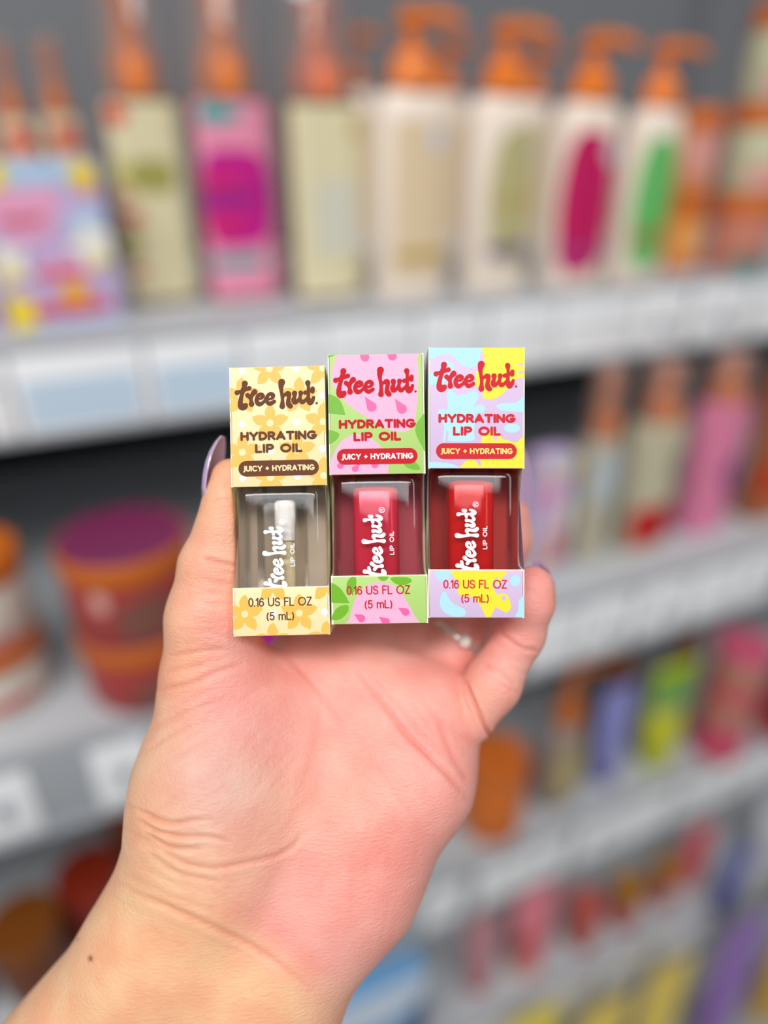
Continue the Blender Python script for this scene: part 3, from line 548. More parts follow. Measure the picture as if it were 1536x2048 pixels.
    loft(bm, [(z*k, x*k, y*k, q) for z, x, y, q in secs], 72); bm2obj('glass_body', bm, clear(wallt+'_glass', tint, .10), G)
    iw, idp = (6.6, 6.6) if wallt != 'clear' else (6.8, 6.6); bm = bmesh.new()
    secs = [(3.2, iw-2.2, idp-2, 4.5), (3.8, iw-.7, idp-.6, 4.5), (5, iw, idp, 4.5), (35.3, iw, idp, 4.5), (36.4, iw-.5, idp-.4, 4.5), (37, iw-1.8, idp-1.5, 4)]
    loft(bm, [(z*k, x*k, y*k, q) for z, x, y, q in secs], 64, center=(-.7*k, 0)); bm2obj('oil', bm, liq, G)
    bm = bmesh.new(); loft(bm, [(35.0*k, 5.9*k, 4.8*k, 2), (35.2*k, 6.1*k, 5*k, 2), (38*k, 6.4*k, 6*k, 2), (42*k, 6.4*k, 6*k, 2)], 36, cap=False); bm2obj('neck_insert', bm, clear('neck_glass', (.95, .95, .95), .03), G)
    bm = bmesh.new(); loft(bm, [((H1+2)*k, 9*k, 8.4*k, 3), ((HB-3)*k, 9*k, 8.4*k, 3), ((HB-2.2)*k, 8*k, 7.4*k, 3)], 36); bm2obj('screw_cap', bm, orange, G)
    zf = bd+.12
    bm = bmesh.new(); logo(bm, 3.1*k, 11.2*k, 17.8*k, 0, rot=1)
    mp = None
    cx, cy = 2.0, 30.15
    stroke(bm, [(cx*k+.72*k*math.cos(a), cy*k+.72*k*math.sin(a), .09*k) for a in [math.pi*q/12 for q in range(25)]], 0, curve=False)
    stroke(bm, [((cx+u)*k, (cy+v)*k, .085*k) for u, v in ((.36, -.3), (-.36, -.3), (-.36, .1), (-.2, .28), (0, .1), (0, -.3))], 0, curve=False)
    stroke(bm, [(cx*k, cy*k, .085*k), ((cx+.36)*k, (cy+.32)*k, .085*k)], 0, curve=False)
    text(bm, 'LIP OIL', 0, 0, 6.4*k, 1.25*k, .13*k, 0, T=lambda p: (4.6*k - p[1], 21.1*k + p[0]))
    flush_ink(bm, 0, cell=.00005)
    for v in bm.verts: x, y = v.co.x, v.co.y; v.co = Vector((x-(1.0 if wallt == 'raspberry' else 1.4 if wallt == 'clear' else 2.1)*k, -zf*k, y))
    bm2obj('printed_logo', bm, C('bottle_print', 240, 242, 250), G, smooth=False)
    if wallt == 'clear':
        bm = bmesh.new(); loft(bm, [(25.0*k, 2.9*k, 2.2*k, 2.5), (35.5*k, 3.0*k, 2.3*k, 2.5), (36.2*k, 2.4*k, 2*k, 2)], 24, center=(.7*k, -4.6*k)); bm2obj('wand_stem', bm, C('wand_white', 238, 238, 238), G)
        bm = bmesh.new(); loft(bm, [(6*k, 1.3*k, 1.0*k, 2), (9*k, 2.2*k, 1.5*k, 2), (20*k, 2.4*k, 1.6*k, 2), (25*k, 1.6*k, 1.3*k, 2)], 24, center=(1.2*k, -4.6*k)); bm2obj('applicator_tip', bm, C('applicator_cream', 236, 224, 186), G)
    return M
brown = C('brown_ink', 108, 62, 36, .8); red_ink = C('red_ink', 200, 22, 36, .8); coral_ink = C('coral_ink', 210, 38, 50, .8)
c1base = C('butter_card', 247, 226, 172); c1o = C('apricot_flower', 250, 190, 84); c1w = C('white_dot', 250, 250, 252)
fl = [(615, 305), (1372, 300), (222, 690), (1040, 690), (635, 1070), (1385, 1055), (250, 1475), (1025, 1455), (655, 1835), (1402, 1812), (-150, 1090)]
capA = [(flower(x, y, 265), 0) for x, y in fl] + [(ellipse(x, y, 50), 2) for x, y in fl] + [(ellipse(x, y, 50), 1) for x, y in [(225, 325), (990, 300), (245, 1080), (1015, 1060), (1375, 690), (655, 1465), (1385, 1440), (265, 1840), (1035, 1820)]]
fb = [(235, 1665), (930, 1655), (595, 1290), (1285, 1285), (590, 2015), (1275, 1990), (-110, 2010)]
bandA = [(flower(x, y, 240), 0) for x, y in fb] + [(ellipse(x, y, 44), 2) for x, y in fb] + [(ellipse(x, y, 44), 1) for x, y in [(595, 1660), (1250, 1640)]]
make_carton('butter yellow lip oil carton with orange flowers and brown lettering, left of the three', 'small square glass bottle of clear oil in the yellow flower carton',
  c1base, [c1o, c1w, c1base], capA, bandA, capmap((45, 275), (1395, 270), (1450, 1940), (100, 1972)), bandmap((85, 1352), (1315, 1325), (1320, 1920), (90, 1945)),
  (563.7, 1271), (553.5, 728), .1900, .1925, brown, brown, c1base, .016, 0, None, 'clear', clear('clear_oil', (.95, .93, .90), .02), (.975, .95, .92), brown)
c2base = C('apple_green_card', 176, 212, 116); c2p = C('pink_fruit', 245, 178, 210); c2m = C('pink_seed', 240, 96, 164); c2g = C('green_leaf', 112, 180, 24)
S = lambda P: smooth_poly(P, 4)
capB = [(S([(235, 60), (1270, 60), (1320, 170), (1342, 300), (1345, 500), (1335, 750), (1315, 960), (1285, 1110), (1220, 1185), (1120, 1220), (1000, 1200), (870, 1150), (720, 1070), (600, 1000), (450, 905), (330, 810), (230, 710), (160, 600), (120, 480), (125, 380), (150, 250), (200, 140)]), 0),
 (S([(120, 1870), (130, 1700), (160, 1560), (230, 1420), (310, 1330), (400, 1275), (500, 1260), (620, 1280), (720, 1330), (810, 1410), (880, 1490), (930, 1580), (942, 1680), (930, 1780), (910, 1870)]), 0)]
capB += [(drop(*d), 1) for d in [(595, 718, 695, 865, 70), (1018, 745, 1120, 888, 70), (500, 60, 592, 160, 62), (888, 60, 978, 140, 62), (338, 1630, 265, 1708, 45), (546, 1668, 472, 1748, 46), (812, 1630, 748, 1688, 48)]]
capB += [(p, 2) for p in [S([(60, 706), (170, 720), (240, 770), (285, 850), (322, 972), (310, 985), (200, 975), (60, 940)]), S([(80, 1218), (180, 1220), (246, 1265), (200, 1345), (90, 1400)]), S([(1460, 970), (1370, 1030), (1322, 1110), (1312, 1200), (1350, 1310), (1400, 1400), (1470, 1480)]),
  S([(1145, 1625), (1280, 1618), (1350, 1670), (1385, 1732), (1340, 1752), (1260, 1740), (1180, 1700)]), [(60, 80), (215, 100), (140, 150), (60, 175)]]]
bandB = [(S([(316, 2030), (325, 1900), (350, 1780), (400, 1650), (460, 1560), (540, 1490), (640, 1450), (740, 1450), (840, 1475), (920, 1530), (1000, 1620), (1070, 1740), (1130, 1860), (1175, 2030)]), 0)] + \
 [(drop(*d), 1) for d in [(378, 1850, 470, 1905, 48), (690, 1885, 778, 1945, 50), (930, 1768, 1025, 1822, 48)]] + \
 [(S(p), 2) for p in [[(70, 1470), (180, 1510), (250, 1590), (300, 1680), (312, 1712), (200, 1712), (80, 1690)], [(100, 1922), (110, 1850), (170, 1770), (250, 1740), (306, 1748), (300, 1820), (240, 1890), (170, 1925)], [(330, 1395), (400, 1400), (400, 1500), (370, 1580), (330, 1600), (290, 1560), (285, 1470)], [(680, 1385), (810, 1385), (760, 1435), (710, 1425)], [(840, 1395), (1050, 1390), (1102, 1440), (1000, 1486), (900, 1470)]]]
make_carton('apple green and pink lip oil carton with seeds and leaves, middle of the three', 'small square glass bottle of raspberry pink oil in the green carton',
  c2base, [c2p, c2m, c2g], capB, bandB, capmap((60, 130), (1420, 85), (1455, 1800), (120, 1840)), bandmap((85, 1385), (1300, 1365), (1310, 1955), (95, 1985)),
  (759.9, 1247.5), (751, 705), .1898, .1915, red_ink, red_ink, C('white_ink', 250, 246, 240), .02, .1, None, 'raspberry', mat('raspberry_oil', rgb(216, 66, 92), .12, coat=.5, sss=.3), (.94, .64, .70), red_ink)
c3base = C('lilac_face', 214, 188, 222); c3b = C('baby_blue', 178, 226, 240); c3y = C('lemon_yellow', 252, 228, 50)
capC = [(S(p), 0) for p in [[(60, 60), (800, 60), (805, 200), (790, 300), (740, 375), (650, 395), (560, 360), (480, 290), (410, 225), (320, 205), (220, 235), (60, 285)], [(70, 490), (250, 470), (330, 500), (330, 600), (230, 640), (70, 625)],
  [(350, 760), (380, 712), (430, 720), (470, 765), (520, 788), (570, 762), (640, 755), (700, 728), (762, 730), (785, 790), (760, 880), (730, 940), (790, 918), (860, 920), (886, 970), (850, 1030), (780, 1020), (740, 1080), (742, 1200), (730, 1300), (722, 1420), (390, 1432), (380, 1330), (350, 1290), (330, 1430), (300, 1430), (310, 1200), (230, 1060), (240, 990), (310, 980), (350, 1000), (362, 900), (345, 820)],
  [(1040, 930), (1120, 890), (1280, 880), (1370, 840), (1470, 740), (1470, 990), (1340, 1010), (1200, 1000), (1100, 990)], [(80, 1742), (250, 1735), (400, 1750), (510, 1790), (530, 1850), (80, 1850)], [(250, 330), (330, 290), (420, 330), (462, 390), (440, 430), (300, 420)]]] + [(ellipse(1265, 1240, 112, 66), 0)]
capC += [(S([(872, 60), (1470, 60), (1470, 305), (1370, 318), (1335, 340), (1460, 385), (1460, 505), (1330, 540), (1250, 600), (1190, 690), (1100, 780), (1000, 830), (900, 835), (845, 790), (855, 720), (870, 680), (820, 660), (740, 650), (752, 560), (742, 450), (800, 430), (870, 300)]), 1),
 (S([(840, 1425), (860, 1340), (920, 1292), (1080, 1312), (1130, 1390), (1230, 1420), (1330, 1440), (1380, 1392), (1470, 1380), (1470, 1860), (580, 1860), (590, 1750), (640, 1700), (700, 1690), (770, 1720), (810, 1772), (842, 1760), (800, 1650), (820, 1560)]), 1), (ellipse(1035, 1378, 36, 44), 2), (ellipse(1378, 448, 42, 24), 2)]
bandC = [(ellipse(1030, 1298, 58, 62), 0)] + [(S(p), 0) for p in [[(130, 1190), (300, 1190), (292, 1270), (220, 1325), (150, 1280)], [(205, 1450), (250, 1430), (290, 1500), (350, 1560), (450, 1605), (486, 1650), (450, 1692), (330, 1692), (230, 1640), (188, 1560)], [(1080, 1500), (1160, 1480), (1160, 1720), (1040, 1690), (1070, 1620)]]]
bandC += [(S([(345, 1190), (890, 1190), (885, 1270), (850, 1320), (830, 1400), (860, 1440), (930, 1440), (975, 1520), (988, 1590), (940, 1642), (880, 1620), (820, 1590), (790, 1640), (760, 1692), (710, 1692), (670, 1620), (630, 1550), (560, 1482), (450, 1475), (400, 1450), (382, 1420), (400, 1330), (340, 1270)]), 1),
 (S([(835, 1255), (790, 1290), (776, 1360), (820, 1440), (858, 1452), (832, 1370), (815, 1310), (838, 1272)]), 2), (ellipse(905, 1487, 28, 30), 2)]
make_carton('lilac, baby blue and lemon yellow lip oil carton, right of the three', 'small square glass bottle of red oil in the lilac carton',
  c3base, [c3b, c3y, c3base], capC, bandC, capmap((80, 110), (1430, 95), (1445, 1810), (100, 1825)), bandmap((45, 1190), (1130, 1195), (1140, 1690), (60, 1720)),
  (952.2, 1235.5), (953.2, 695), .1905, .1905, coral_ink, coral_ink, C('lemon_ink', 250, 226, 120), .012, .25, None, 'red', mat('red_oil', rgb(214, 40, 34), .12, coat=.5, sss=.3), (.94, .58, .58), coral_ink)
# ================================================================ the hand (signed distance field, meshed with surface nets)
def H(px, py, d): return np.array([(px-768)*d/F, (1024-py)*d/F, d], np.float32)      # mm in the view-aligned frame of the hand
VOX = .6
lo = np.array([-139., -196., 176.]); hi = np.array([54., 36., 246.])
n = np.ceil((hi-lo)/VOX).astype(int)
D = np.full(n, 60., np.float32)
AX = [(lo[i]+VOX*np.arange(n[i])).astype(np.float32) for i in range(3)]
def win(mn, mx):
    s = []
    for i in range(3):
        a = max(0, int((mn[i]-lo[i])/VOX)); b = min(n[i], int((mx[i]-lo[i])/VOX)+2)
        s.append(slice(a, b))
    return tuple(s)
def smin(a, b, k):
    if k <= 0: return np.minimum(a, b)
    h = np.maximum(k-np.abs(a-b), 0)/k; return np.minimum(a, b) - h*h*k*.25
def cone_d(sl, A, ra, B, rb, sz=1.0):
    X = AX[0][sl[0]][:, None, None]-A[0]; Y = AX[1][sl[1]][None, :, None]-A[1]; Z = (AX[2][sl[2]][None, None, :]-A[2])/sz
    v = (B-A).astype(np.float32).copy(); v[2] /= sz; L2 = float(v @ v)+1e-6
    t = np.clip((X*v[0]+Y*v[1]+Z*v[2])/L2, 0, 1)
    return np.sqrt((X-t*v[0])**2+(Y-t*v[1])**2+(Z-t*v[2])**2) - (ra+(rb-ra)*t)
def cone(A, ra, B, rb, k=6, sz=1.0, arr=None):
    A, B = np.array(A), np.array(B); m = k+3; R = max(ra, rb)
    sl = win(np.minimum(A, B)-R*max(1, sz)-m, np.maximum(A, B)+R*max(1, sz)+m); tgt = D if arr is None else arr
    tgt[sl] = smin(tgt[sl], cone_d(sl, A, ra, B, rb, sz), k)
def chain(pts, k=6, sz=1.0, arr=None):
    for (a, ra), (b, rb) in zip(pts, pts[1:]): cone(a, ra, b, rb, k, sz, arr)
# forearm and wrist
cone(H(352, 1880, 207), 22, H(60, 2230, 214), 25, 0)
cone(H(470, 1985, 208), 21, H(240, 2290, 214), 24, 12)
cone(H(420, 1720, 208), 23.5, H(340, 1880, 208), 21.5, 12)
cone(H(455, 1640, 207), 23.5, H(440, 1820, 209), 21, 12)
cone(H(563, 1868, 209), 19.8, H(480, 2040, 209), 22, 12)
cone(H(560, 1900, 210), 19, H(540, 2010, 209), 20, 12)
# thenar
cone(H(430, 1360, 208), 15.0, H(440, 1560, 207), 21.5, 12)
cone(H(440, 1560, 207), 21.5, H(450, 1680, 208), 22.5, 12)
cone(H(500, 1420, 211), 14, H(560, 1640, 211), 18, 12)
# hypothenar
cone(H(880, 1446, 216), 11.2, H(826, 1548, 212), 16.8, 10)
cone(H(826, 1548, 212), 16.8, H(690, 1742, 211), 21.2, 12)
cone(H(690, 1742, 211), 21.2, H(566, 1885, 210), 20.5, 12)
# middle of the palm and the pads under the fingers
cone(H(620, 1560, 217), 17, H(700, 1600, 217), 18, 14)
cone(H(600, 1400, 220), 13.5, H(640, 1620, 217), 18, 14)
cone(H(608, 1385, 222), 11, H(720, 1360, 224), 12.5, 9)
cone(H(720, 1360, 224), 12.5, H(850, 1400, 222), 12.5, 12)
cone(H(760, 1440, 219), 14, H(700, 1600, 216), 17, 14)
cone(H(850, 1420, 219), 12, H(760, 1560, 216), 16, 12)
cone(H(470, 1375, 213), 10, H(585, 1390, 222), 10, 7)
cone(H(760, 1268, 233), 9.5, H(880, 1268, 233), 8, 6)
# fingers behind the cartons
chain([(H(606, 1372, 223), 10.8), (H(618, 1190, 231), 9.2), (H(604, 1010, 231), 8.2), (H(600, 900, 229), 7.2)], 5)
chain([(H(715, 1350, 227), 11), (H(722, 1150, 234), 9.4), (H(716, 950, 233), 8.4), (H(712, 830, 231), 7.2)], 5)
F3 = np.full(n, 60., np.float32)
chain([(H(838, 1392, 224), 10.2), (H(912, 1287, 227), 8.1), (H(988, 1165, 230), 7.7)], 4, arr=F3)
chain([(H(988, 1165, 230), 7.7), (H(1016, 1078, 229), 7.3), (H(1020, 1036, 228), 6.6)], 3, arr=F3)
D[:] = smin(D, F3, 3.0); del F3
# little finger folded forward at the right
F4 = np.full(n, 60., np.float32)
chain([(H(935, 1436, 213), 8.0), (H(985, 1368, 212), 7.9), (H(1040, 1268, 211), 7.2)], 4, arr=F4)
chain([(H(1040, 1268, 211), 7.2), (H(1060, 1205, 208), 6.9), (H(1066, 1174, 207), 6.2)], 2.5, arr=F4)
D[:] = smin(D, F4, 1.0); del F4
# thumb, pad pressed against the left carton
chain([(H(430, 1370, 208), 14.8), (H(424, 1238, 205), 12.2), (H(434, 1134, 204), 10.6)], 6)
chain([(H(434, 1134, 204), 10.6), (H(452, 1060, 203), 8.4), (H(460, 1005, 203), 7.3), (H(462, 958, 203), 5.9)], 3)
# press the flesh against the cartons
def pressed(bot, top, dbot, dtop, x0, x1, pad=.15):
    A = H(*bot, dbot*1000); B = H(*top, dtop*1000); y = (B-A); Ln = np.linalg.norm(y); y = y/Ln
    x = np.array([1, -y[0]/y[1], 0], np.float32); x /= np.linalg.norm(x); z = np.cross(x, y)
    sl = win(A-np.array([40, 5, 10]), np.array([B[0]+40, B[1]+5, 230]))
    X = AX[0][sl[0]][:, None, None]-A[0]; Y = AX[1][sl[1]][None, :, None]-A[1]; Z = AX[2][sl[2]][None, None, :]-A[2]
    lx = X*x[0]+Y*x[1]+Z*x[2]; ly = X*y[0]+Y*y[1]+Z*y[2]; lz = X*z[0]+Y*z[1]+Z*z[2]
    if z[2] < 0: lz = -lz
    q = [np.abs(lx-(x0+x1)/2)-(x1-x0)/2-pad, np.abs(ly-HB/2)-HB/2-pad, np.abs(lz-DB/2)-DB/2-pad]
    b = np.maximum(np.maximum(q[0], q[1]), q[2])
    D[sl] = -smin(-D[sl], b, .8)
pressed((563.7, 1271), (553.5, 728), .1900, .1925, -WB/2, WB/2)
pressed((759.9, 1247.5), (751, 705), .1898, .1915, -WB/2, WB/2)
pressed((952.2, 1235.5), (953.2, 695), .1905, .1905, -WB/2, WB/2)
for i in range(3):
    s0 = [slice(None)]*3; s0[i] = 0; D[tuple(s0)] = 5; s0[i] = -1; D[tuple(s0)] = 5
def surface_nets(D):
    S_ = D < 0; cs = np.zeros(np.array(D.shape)-1, np.uint8)
    for dx in (0, 1):
        for dy in (0, 1):
            for dz in (0, 1): cs += S_[dx:D.shape[0]-1+dx, dy:D.shape[1]-1+dy, dz:D.shape[2]-1+dz]
    act = (cs > 0) & (cs < 8); idx = np.argwhere(act); vid = np.full(act.shape, -1, np.int32); vid[act] = np.arange(len(idx))
    acc = np.zeros((len(idx), 3)); cnt = np.zeros(len(idx))
    cor = {(a, b, c): D[idx[:, 0]+a, idx[:, 1]+b, idx[:, 2]+c] for a in (0, 1) for b in (0, 1) for c in (0, 1)}
    for ax in range(3):
        for p in (0, 1):
            for q in (0, 1):
                c0 = [0, 0, 0]; o = [i for i in range(3) if i != ax]; c0[o[0]] = p; c0[o[1]] = q; c1 = list(c0); c1[ax] = 1
                a, b = cor[tuple(c0)], cor[tuple(c1)]; m = (a < 0) != (b < 0); t = np.where(m, a/np.where(m, a-b, 1), 0)
                P = np.tile(np.array(c0, float), (len(idx), 1)); P[:, ax] = t; acc[m] += P[m]; cnt[m] += 1
    V = idx + acc/cnt[:, None]; Fs = []
    for ax in range(3):
        o = [i for i in range(3) if i != ax]
        a = [slice(1, -1)]*3; a[ax] = slice(0, -1); b = [slice(1, -1)]*3; b[ax] = slice(1, None)
        A_, B_ = S_[tuple(a)], S_[tuple(b)]; e = np.argwhere(A_ != B_); e0 = e.copy(); e0[:, o[0]] += 1; e0[:, o[1]] += 1
        ins = A_[tuple(e.T)]
        def g(d0, d1): q = e0.copy(); q[:, o[0]] += d0; q[:, o[1]] += d1; return vid[tuple(q.T)]
        Q = np.stack([g(-1, -1), g(0, -1), g(0, 0), g(-1, 0)], 1)
        flip = ins if ax != 1 else ~ins
        Q[~flip] = Q[~flip][:, ::-1]; Fs.append(Q)
    return V, np.concatenate(Fs)
V, Q = surface_nets(D); V = lo + V*VOX
# normals from the field
gi = np.clip(((V-lo)/VOX).round().astype(int), 1, np.array(D.shape)-2)
N = np.stack([D[gi[:, 0]+(i == 0), gi[:, 1]+(i == 1), gi[:, 2]+(i == 2)] - D[gi[:, 0]-(i == 0), gi[:, 1]-(i == 1), gi[:, 2]-(i == 2)] for i in range(3)], 1).astype(float)
N /= np.linalg.norm(N, axis=1)[:, None]+1e-9
del D
# relax the voxel steps a little
edges = np.concatenate([Q[:, [0, 1]], Q[:, [1, 2]], Q[:, [2, 3]], Q[:, [3, 0]]])
for it in range(3):
    acc = np.zeros_like(V); c = np.zeros(len(V))
    for a, b in ((0, 1), (1, 0)):
        for i in range(3): acc[:, i] += np.bincount(edges[:, a], V[edges[:, b], i], len(V))
        c += np.bincount(edges[:, a], minlength=len(V))
    V = V*.5 + .5*acc/c[:, None]
PX = 768+V[:, 0]*F/V[:, 2]; PY = 1024-V[:, 1]*F/V[:, 2]; FRONT = np.clip(-N[:, 2]*1.6+.1, 0, 1)
# creases: polyline in the palm's own flat map, depth mm, half width (map units)
CR = [([(560, 1300), (610, 1350), (640, 1387), (660, 1418), (690, 1458)], .25, 7), ([(640, 1400), (632, 1478), (617, 1540), (590, 1592)], .2, 12), ([(930, 1362), (948, 1405), (968, 1448), (986, 1478)], 1.5, 5), ([(612, 1650), (600, 1672), (588, 1690), (560, 1708), (527, 1718), (480, 1728), (432, 1736), (390, 1732), (357, 1722), (325, 1702), (297, 1678)], .5, 7),
 ([(284, 1616), (298, 1632), (318, 1642), (345, 1647), (375, 1642), (420, 1634)], .7, 6), ([(288, 1640), (306, 1658), (332, 1668), (370, 1674), (410, 1673), (455, 1680)], .75, 6), ([(296, 1662), (330, 1690), (360, 1697), (400, 1694)], .6, 6),
 ([(300, 1700), (340, 1736), (380, 1752), (440, 1760)], .3, 7), ([(345, 1312), (380, 1306), (420, 1300), (455, 1300)], .35, 6), ([(326, 1376), (360, 1372), (400, 1360), (440, 1342), (480, 1330)], .45, 7), ([(330, 1345), (370, 1336), (410, 1330)], .3, 6),
 ([(408, 1118), (430, 1122), (455, 1128), (478, 1130)], .6, 5), ([(400, 1207), (430, 1208), (470, 1206)], .2, 6), ([(410, 1255), (440, 1258), (470, 1262)], .15, 6), ([(420, 1005), (440, 1000), (462, 1003)], .2, 4),
 ([(722, 1348), (765, 1405), (810, 1465), (850, 1503), (876, 1531), (905, 1560), (925, 1590)], .6, 8), ([(700, 1440), (758, 1545), (790, 1590), (825, 1626)], .12, 9), ([(253, 1780), (290, 1794), (331, 1811), (370, 1828), (409, 1846), (450, 1866), (499, 1889), (560, 1930), (600, 1975)], .55, 9),
 ([(250, 1745), (300, 1775), (360, 1800), (430, 1822)], .22, 9), ([(1000, 1262), (1025, 1285), (1050, 1298), (1078, 1298)], .45, 6), ([(965, 1330), (1000, 1345), (1030, 1372)], .35, 7), ([(1000, 1365), (1020, 1378), (1040, 1385)], .2, 5),
 ([(305, 1460), (340, 1440), (400, 1415), (450, 1400)], .22, 7), ([(300, 1500), (350, 1465), (420, 1440)], .2, 7), ([(880, 1440), (900, 1500), (935, 1560)], .3, 9), ([(850, 1395), (880, 1440), (920, 1470), (960, 1490)], .15, 8)]
disp = np.zeros(len(V)); cre = np.zeros(len(V))
for pl, dep, wd in CR:
    dep *= .78; wd *= .8
    pl = np.array(smooth_poly(pl, 4)[:(len(pl)-1)*4+1], float); m = (PX > pl[:, 0].min()-40) & (PX < pl[:, 0].max()+40) & (PY > pl[:, 1].min()-40) & (PY < pl[:, 1].max()+40) & (FRONT > .05)
    P = np.stack([PX[m], PY[m]], 1); best = np.full(len(P), 1e9); tt = np.zeros(len(P)); L = len(pl)-1
    for i in range(L):
        a, b = pl[i], pl[i+1]; v = b-a; t = np.clip(((P-a) @ v)/(v @ v+1e-9), 0, 1); d = np.linalg.norm(P-a-t[:, None]*v, axis=1)
        k = d < best; best[k] = d[k]; tt[k] = (i+t[k])/L
    fade = np.clip(np.minimum(tt, 1-tt)*5, 0, 1); fade = np.where((tt <= 0) | (tt >= 1), 0, fade); g = np.exp(-(best/wd)**2)*fade
    disp[m] += (-dep*g + .32*dep*np.exp(-((best-2.1*wd)/(1.2*wd))**2)*fade)*FRONT[m]; cre[m] = np.maximum(cre[m], g*min(1, dep/.5)*FRONT[m])
# many faint lines, following the way the skin folds
fl_ = []
for (cx, cy, sx, sy, ang, cnt, dp) in ((400, 1480, 90, 120, -.55, 34, .09), (330, 1690, 60, 60, .35, 12, .16), (520, 1560, 80, 120, -.75, 20, .07), (430, 1190, 35, 110, .08, 16, .10), (760, 1700, 110, 150, 1.75, 26, .07), (350, 1860, 160, 90, .55, 18, .08), (820, 1440, 70, 60, .9, 8, .08), (1030, 1320, 30, 60, .35, 8, .08)):
    for q in range(cnt):
        x, y = cx+rng.normal()*sx*.6, cy+rng.normal()*sy*.6; L = rng.uniform(25, 75); a = ang+rng.normal()*.12; c_, s_ = math.cos(a), math.sin(a); bnd = rng.normal()*5
        fl_.append(([(x-L*c_, y-L*s_), (x-bnd*s_, y+bnd*c_), (x+L*c_, y+L*s_)], dp*rng.uniform(.6, 1.4)))
for pl, dep in fl_:
    pl = np.array(smooth_poly(pl, 3)[:7], float); m = (PX > pl[:, 0].min()-16) & (PX < pl[:, 0].max()+16) & (PY > pl[:, 1].min()-16) & (PY < pl[:, 1].max()+16) & (FRONT > .05)
    if not m.any(): continue
    P = np.stack([PX[m], PY[m]], 1); best = np.full(len(P), 1e9); tt = np.zeros(len(P))
    for i in range(6):
        a, b = pl[i], pl[i+1]; v = b-a; t = np.clip(((P-a) @ v)/(v @ v+1e-9), 0, 1); d = np.linalg.norm(P-a-t[:, None]*v, axis=1); k = d < best; best[k] = d[k]; tt[k] = (i+t[k])/6
    g = np.exp(-(best/5)**2)*np.sin(np.pi*tt); disp[m] -= dep*g*FRONT[m]; cre[m] = np.maximum(cre[m], g*dep*1.6)
# gentle skin folds
disp += .05*np.sin((PX*.8+PY*1.9)*.055+3*np.sin(PX*.013))*np.exp(-((PX-420)/120)**2-((PY-1480)/110)**2)
disp += .10*np.sin((PY+.25*PX)*.16)*np.exp(-((PX-350)/70)**2-((PY-1690)/45)**2)
V = V + N*disp[:, None]
# skin colour, deepened along the creases
def gs(cx, cy, sx, sy, rot=0):
    c, s = math.cos(rot), math.sin(rot); X = PX-cx; Y = PY-cy; return np.exp(-((X*c+Y*s)/sx)**2 - ((-X*s+Y*c)/sy)**2)
tanc = np.array(rgb(244, 196, 152)); pinkc = np.array(rgb(243, 174, 161)); mauvec = np.array(rgb(218, 178, 168)); orng = np.array(rgb(244, 178, 142)); redc = np.array(rgb(240, 148, 138))
w_p = np.clip(gs(800, 1650, 260, 420, .5)*1.2 + gs(700, 1350, 260, 170) + gs(500, 1380, 120, 110)*.9 + gs(430, 1180, 90, 180)*.5 + gs(1050, 1200, 80, 130)*.9 + gs(1045, 1060, 50, 100)*.8 + gs(620, 1850, 150, 120)*.5, 0, 1)
w_p *= 1-.9*np.clip((PY-1700-(PX-300)*.62)/120, 0, 1)*np.clip((700-PX)/120, 0, 1)
w_m = np.clip(gs(430, 1560, 130, 150)*.8, 0, 1)
w_o = np.clip(gs(360, 1330, 70, 60)*.7 + gs(440, 950, 60, 60)*.8 + gs(690, 1600, 90, 140)*.35 + gs(960, 1400, 50, 70)*.4, 0, 1)
w_r = np.clip(gs(760, 1760, 80, 110)*.3 + gs(730, 1700, 40, 40)*.15 + gs(860, 1480, 60, 60)*.3 + gs(470, 1400, 50, 50)*.3 + gs(1085, 1190, 40, 60)*.4 + gs(1075, 1150, 30, 30)*.3, 0, 1)
Cc = tanc[None, :]*(1-w_p[:, None]) + pinkc[None, :]*w_p[:, None]
for w_, c_ in ((w_m, mauvec), (w_o, orng), (w_r, redc)): Cc = Cc*(1-w_[:, None]) + c_[None, :]*w_[:, None]
Cc = Cc*(1-.30*cre[:, None]*np.array([.35, .9, 1.0])[None, :])
mole = np.exp(-(((PX-181)/5.5)**2+((PY-1917)/6.5)**2))+.4*np.exp(-(((PX-155)/4)**2+((PY-1878)/4)**2)); mole *= FRONT > .1
Cc = Cc*(1-mole[:, None]) + np.array(rgb(150, 92, 74))[None, :]*mole[:, None]
ORI = np.array([-60., -110., 208.])
me = bpy.data.meshes.new('hand'); me.vertices.add(len(V)); me.vertices.foreach_set('co', ((V-ORI)*1e-3).astype(np.float32).ravel())
me.loops.add(Q.size); me.loops.foreach_set('vertex_index', Q.astype(np.int32).ravel()); me.polygons.add(len(Q))
me.polygons.foreach_set('loop_start', np.arange(0, Q.size, 4, dtype=np.int32)); me.polygons.foreach_set('loop_total', np.full(len(Q), 4, np.int32))
me.update(calc_edges=True); me.validate(); me.shade_smooth()
ca = me.color_attributes.new('skin_tone', 'FLOAT_COLOR', 'POINT'); ca.data.foreach_set('color', np.concatenate([Cc, np.ones((len(Cc), 1))], 1).astype(np.float32).ravel())
skin = bpy.data.materials.new('skin'); skin.use_nodes = True; nt = skin.node_tree; L_ = nt.links.new; b = nt.nodes['Principled BSDF']
at_ = nt.nodes.new('ShaderNodeVertexColor'); at_.layer_name = 'skin_tone'; tc = nt.nodes.new('ShaderNodeTexCoord')
n1 = nt.nodes.new('ShaderNodeTexNoise'); n1.inputs['Scale'].default_value = 90; n1.inputs['Detail'].default_value = 5; L_(tc.outputs['Object'], n1.inputs['Vector'])
hs = nt.nodes.new('ShaderNodeMix'); hs.data_type = 'RGBA'; hs.blend_type = 'MULTIPLY'; hs.inputs[0].default_value = 1
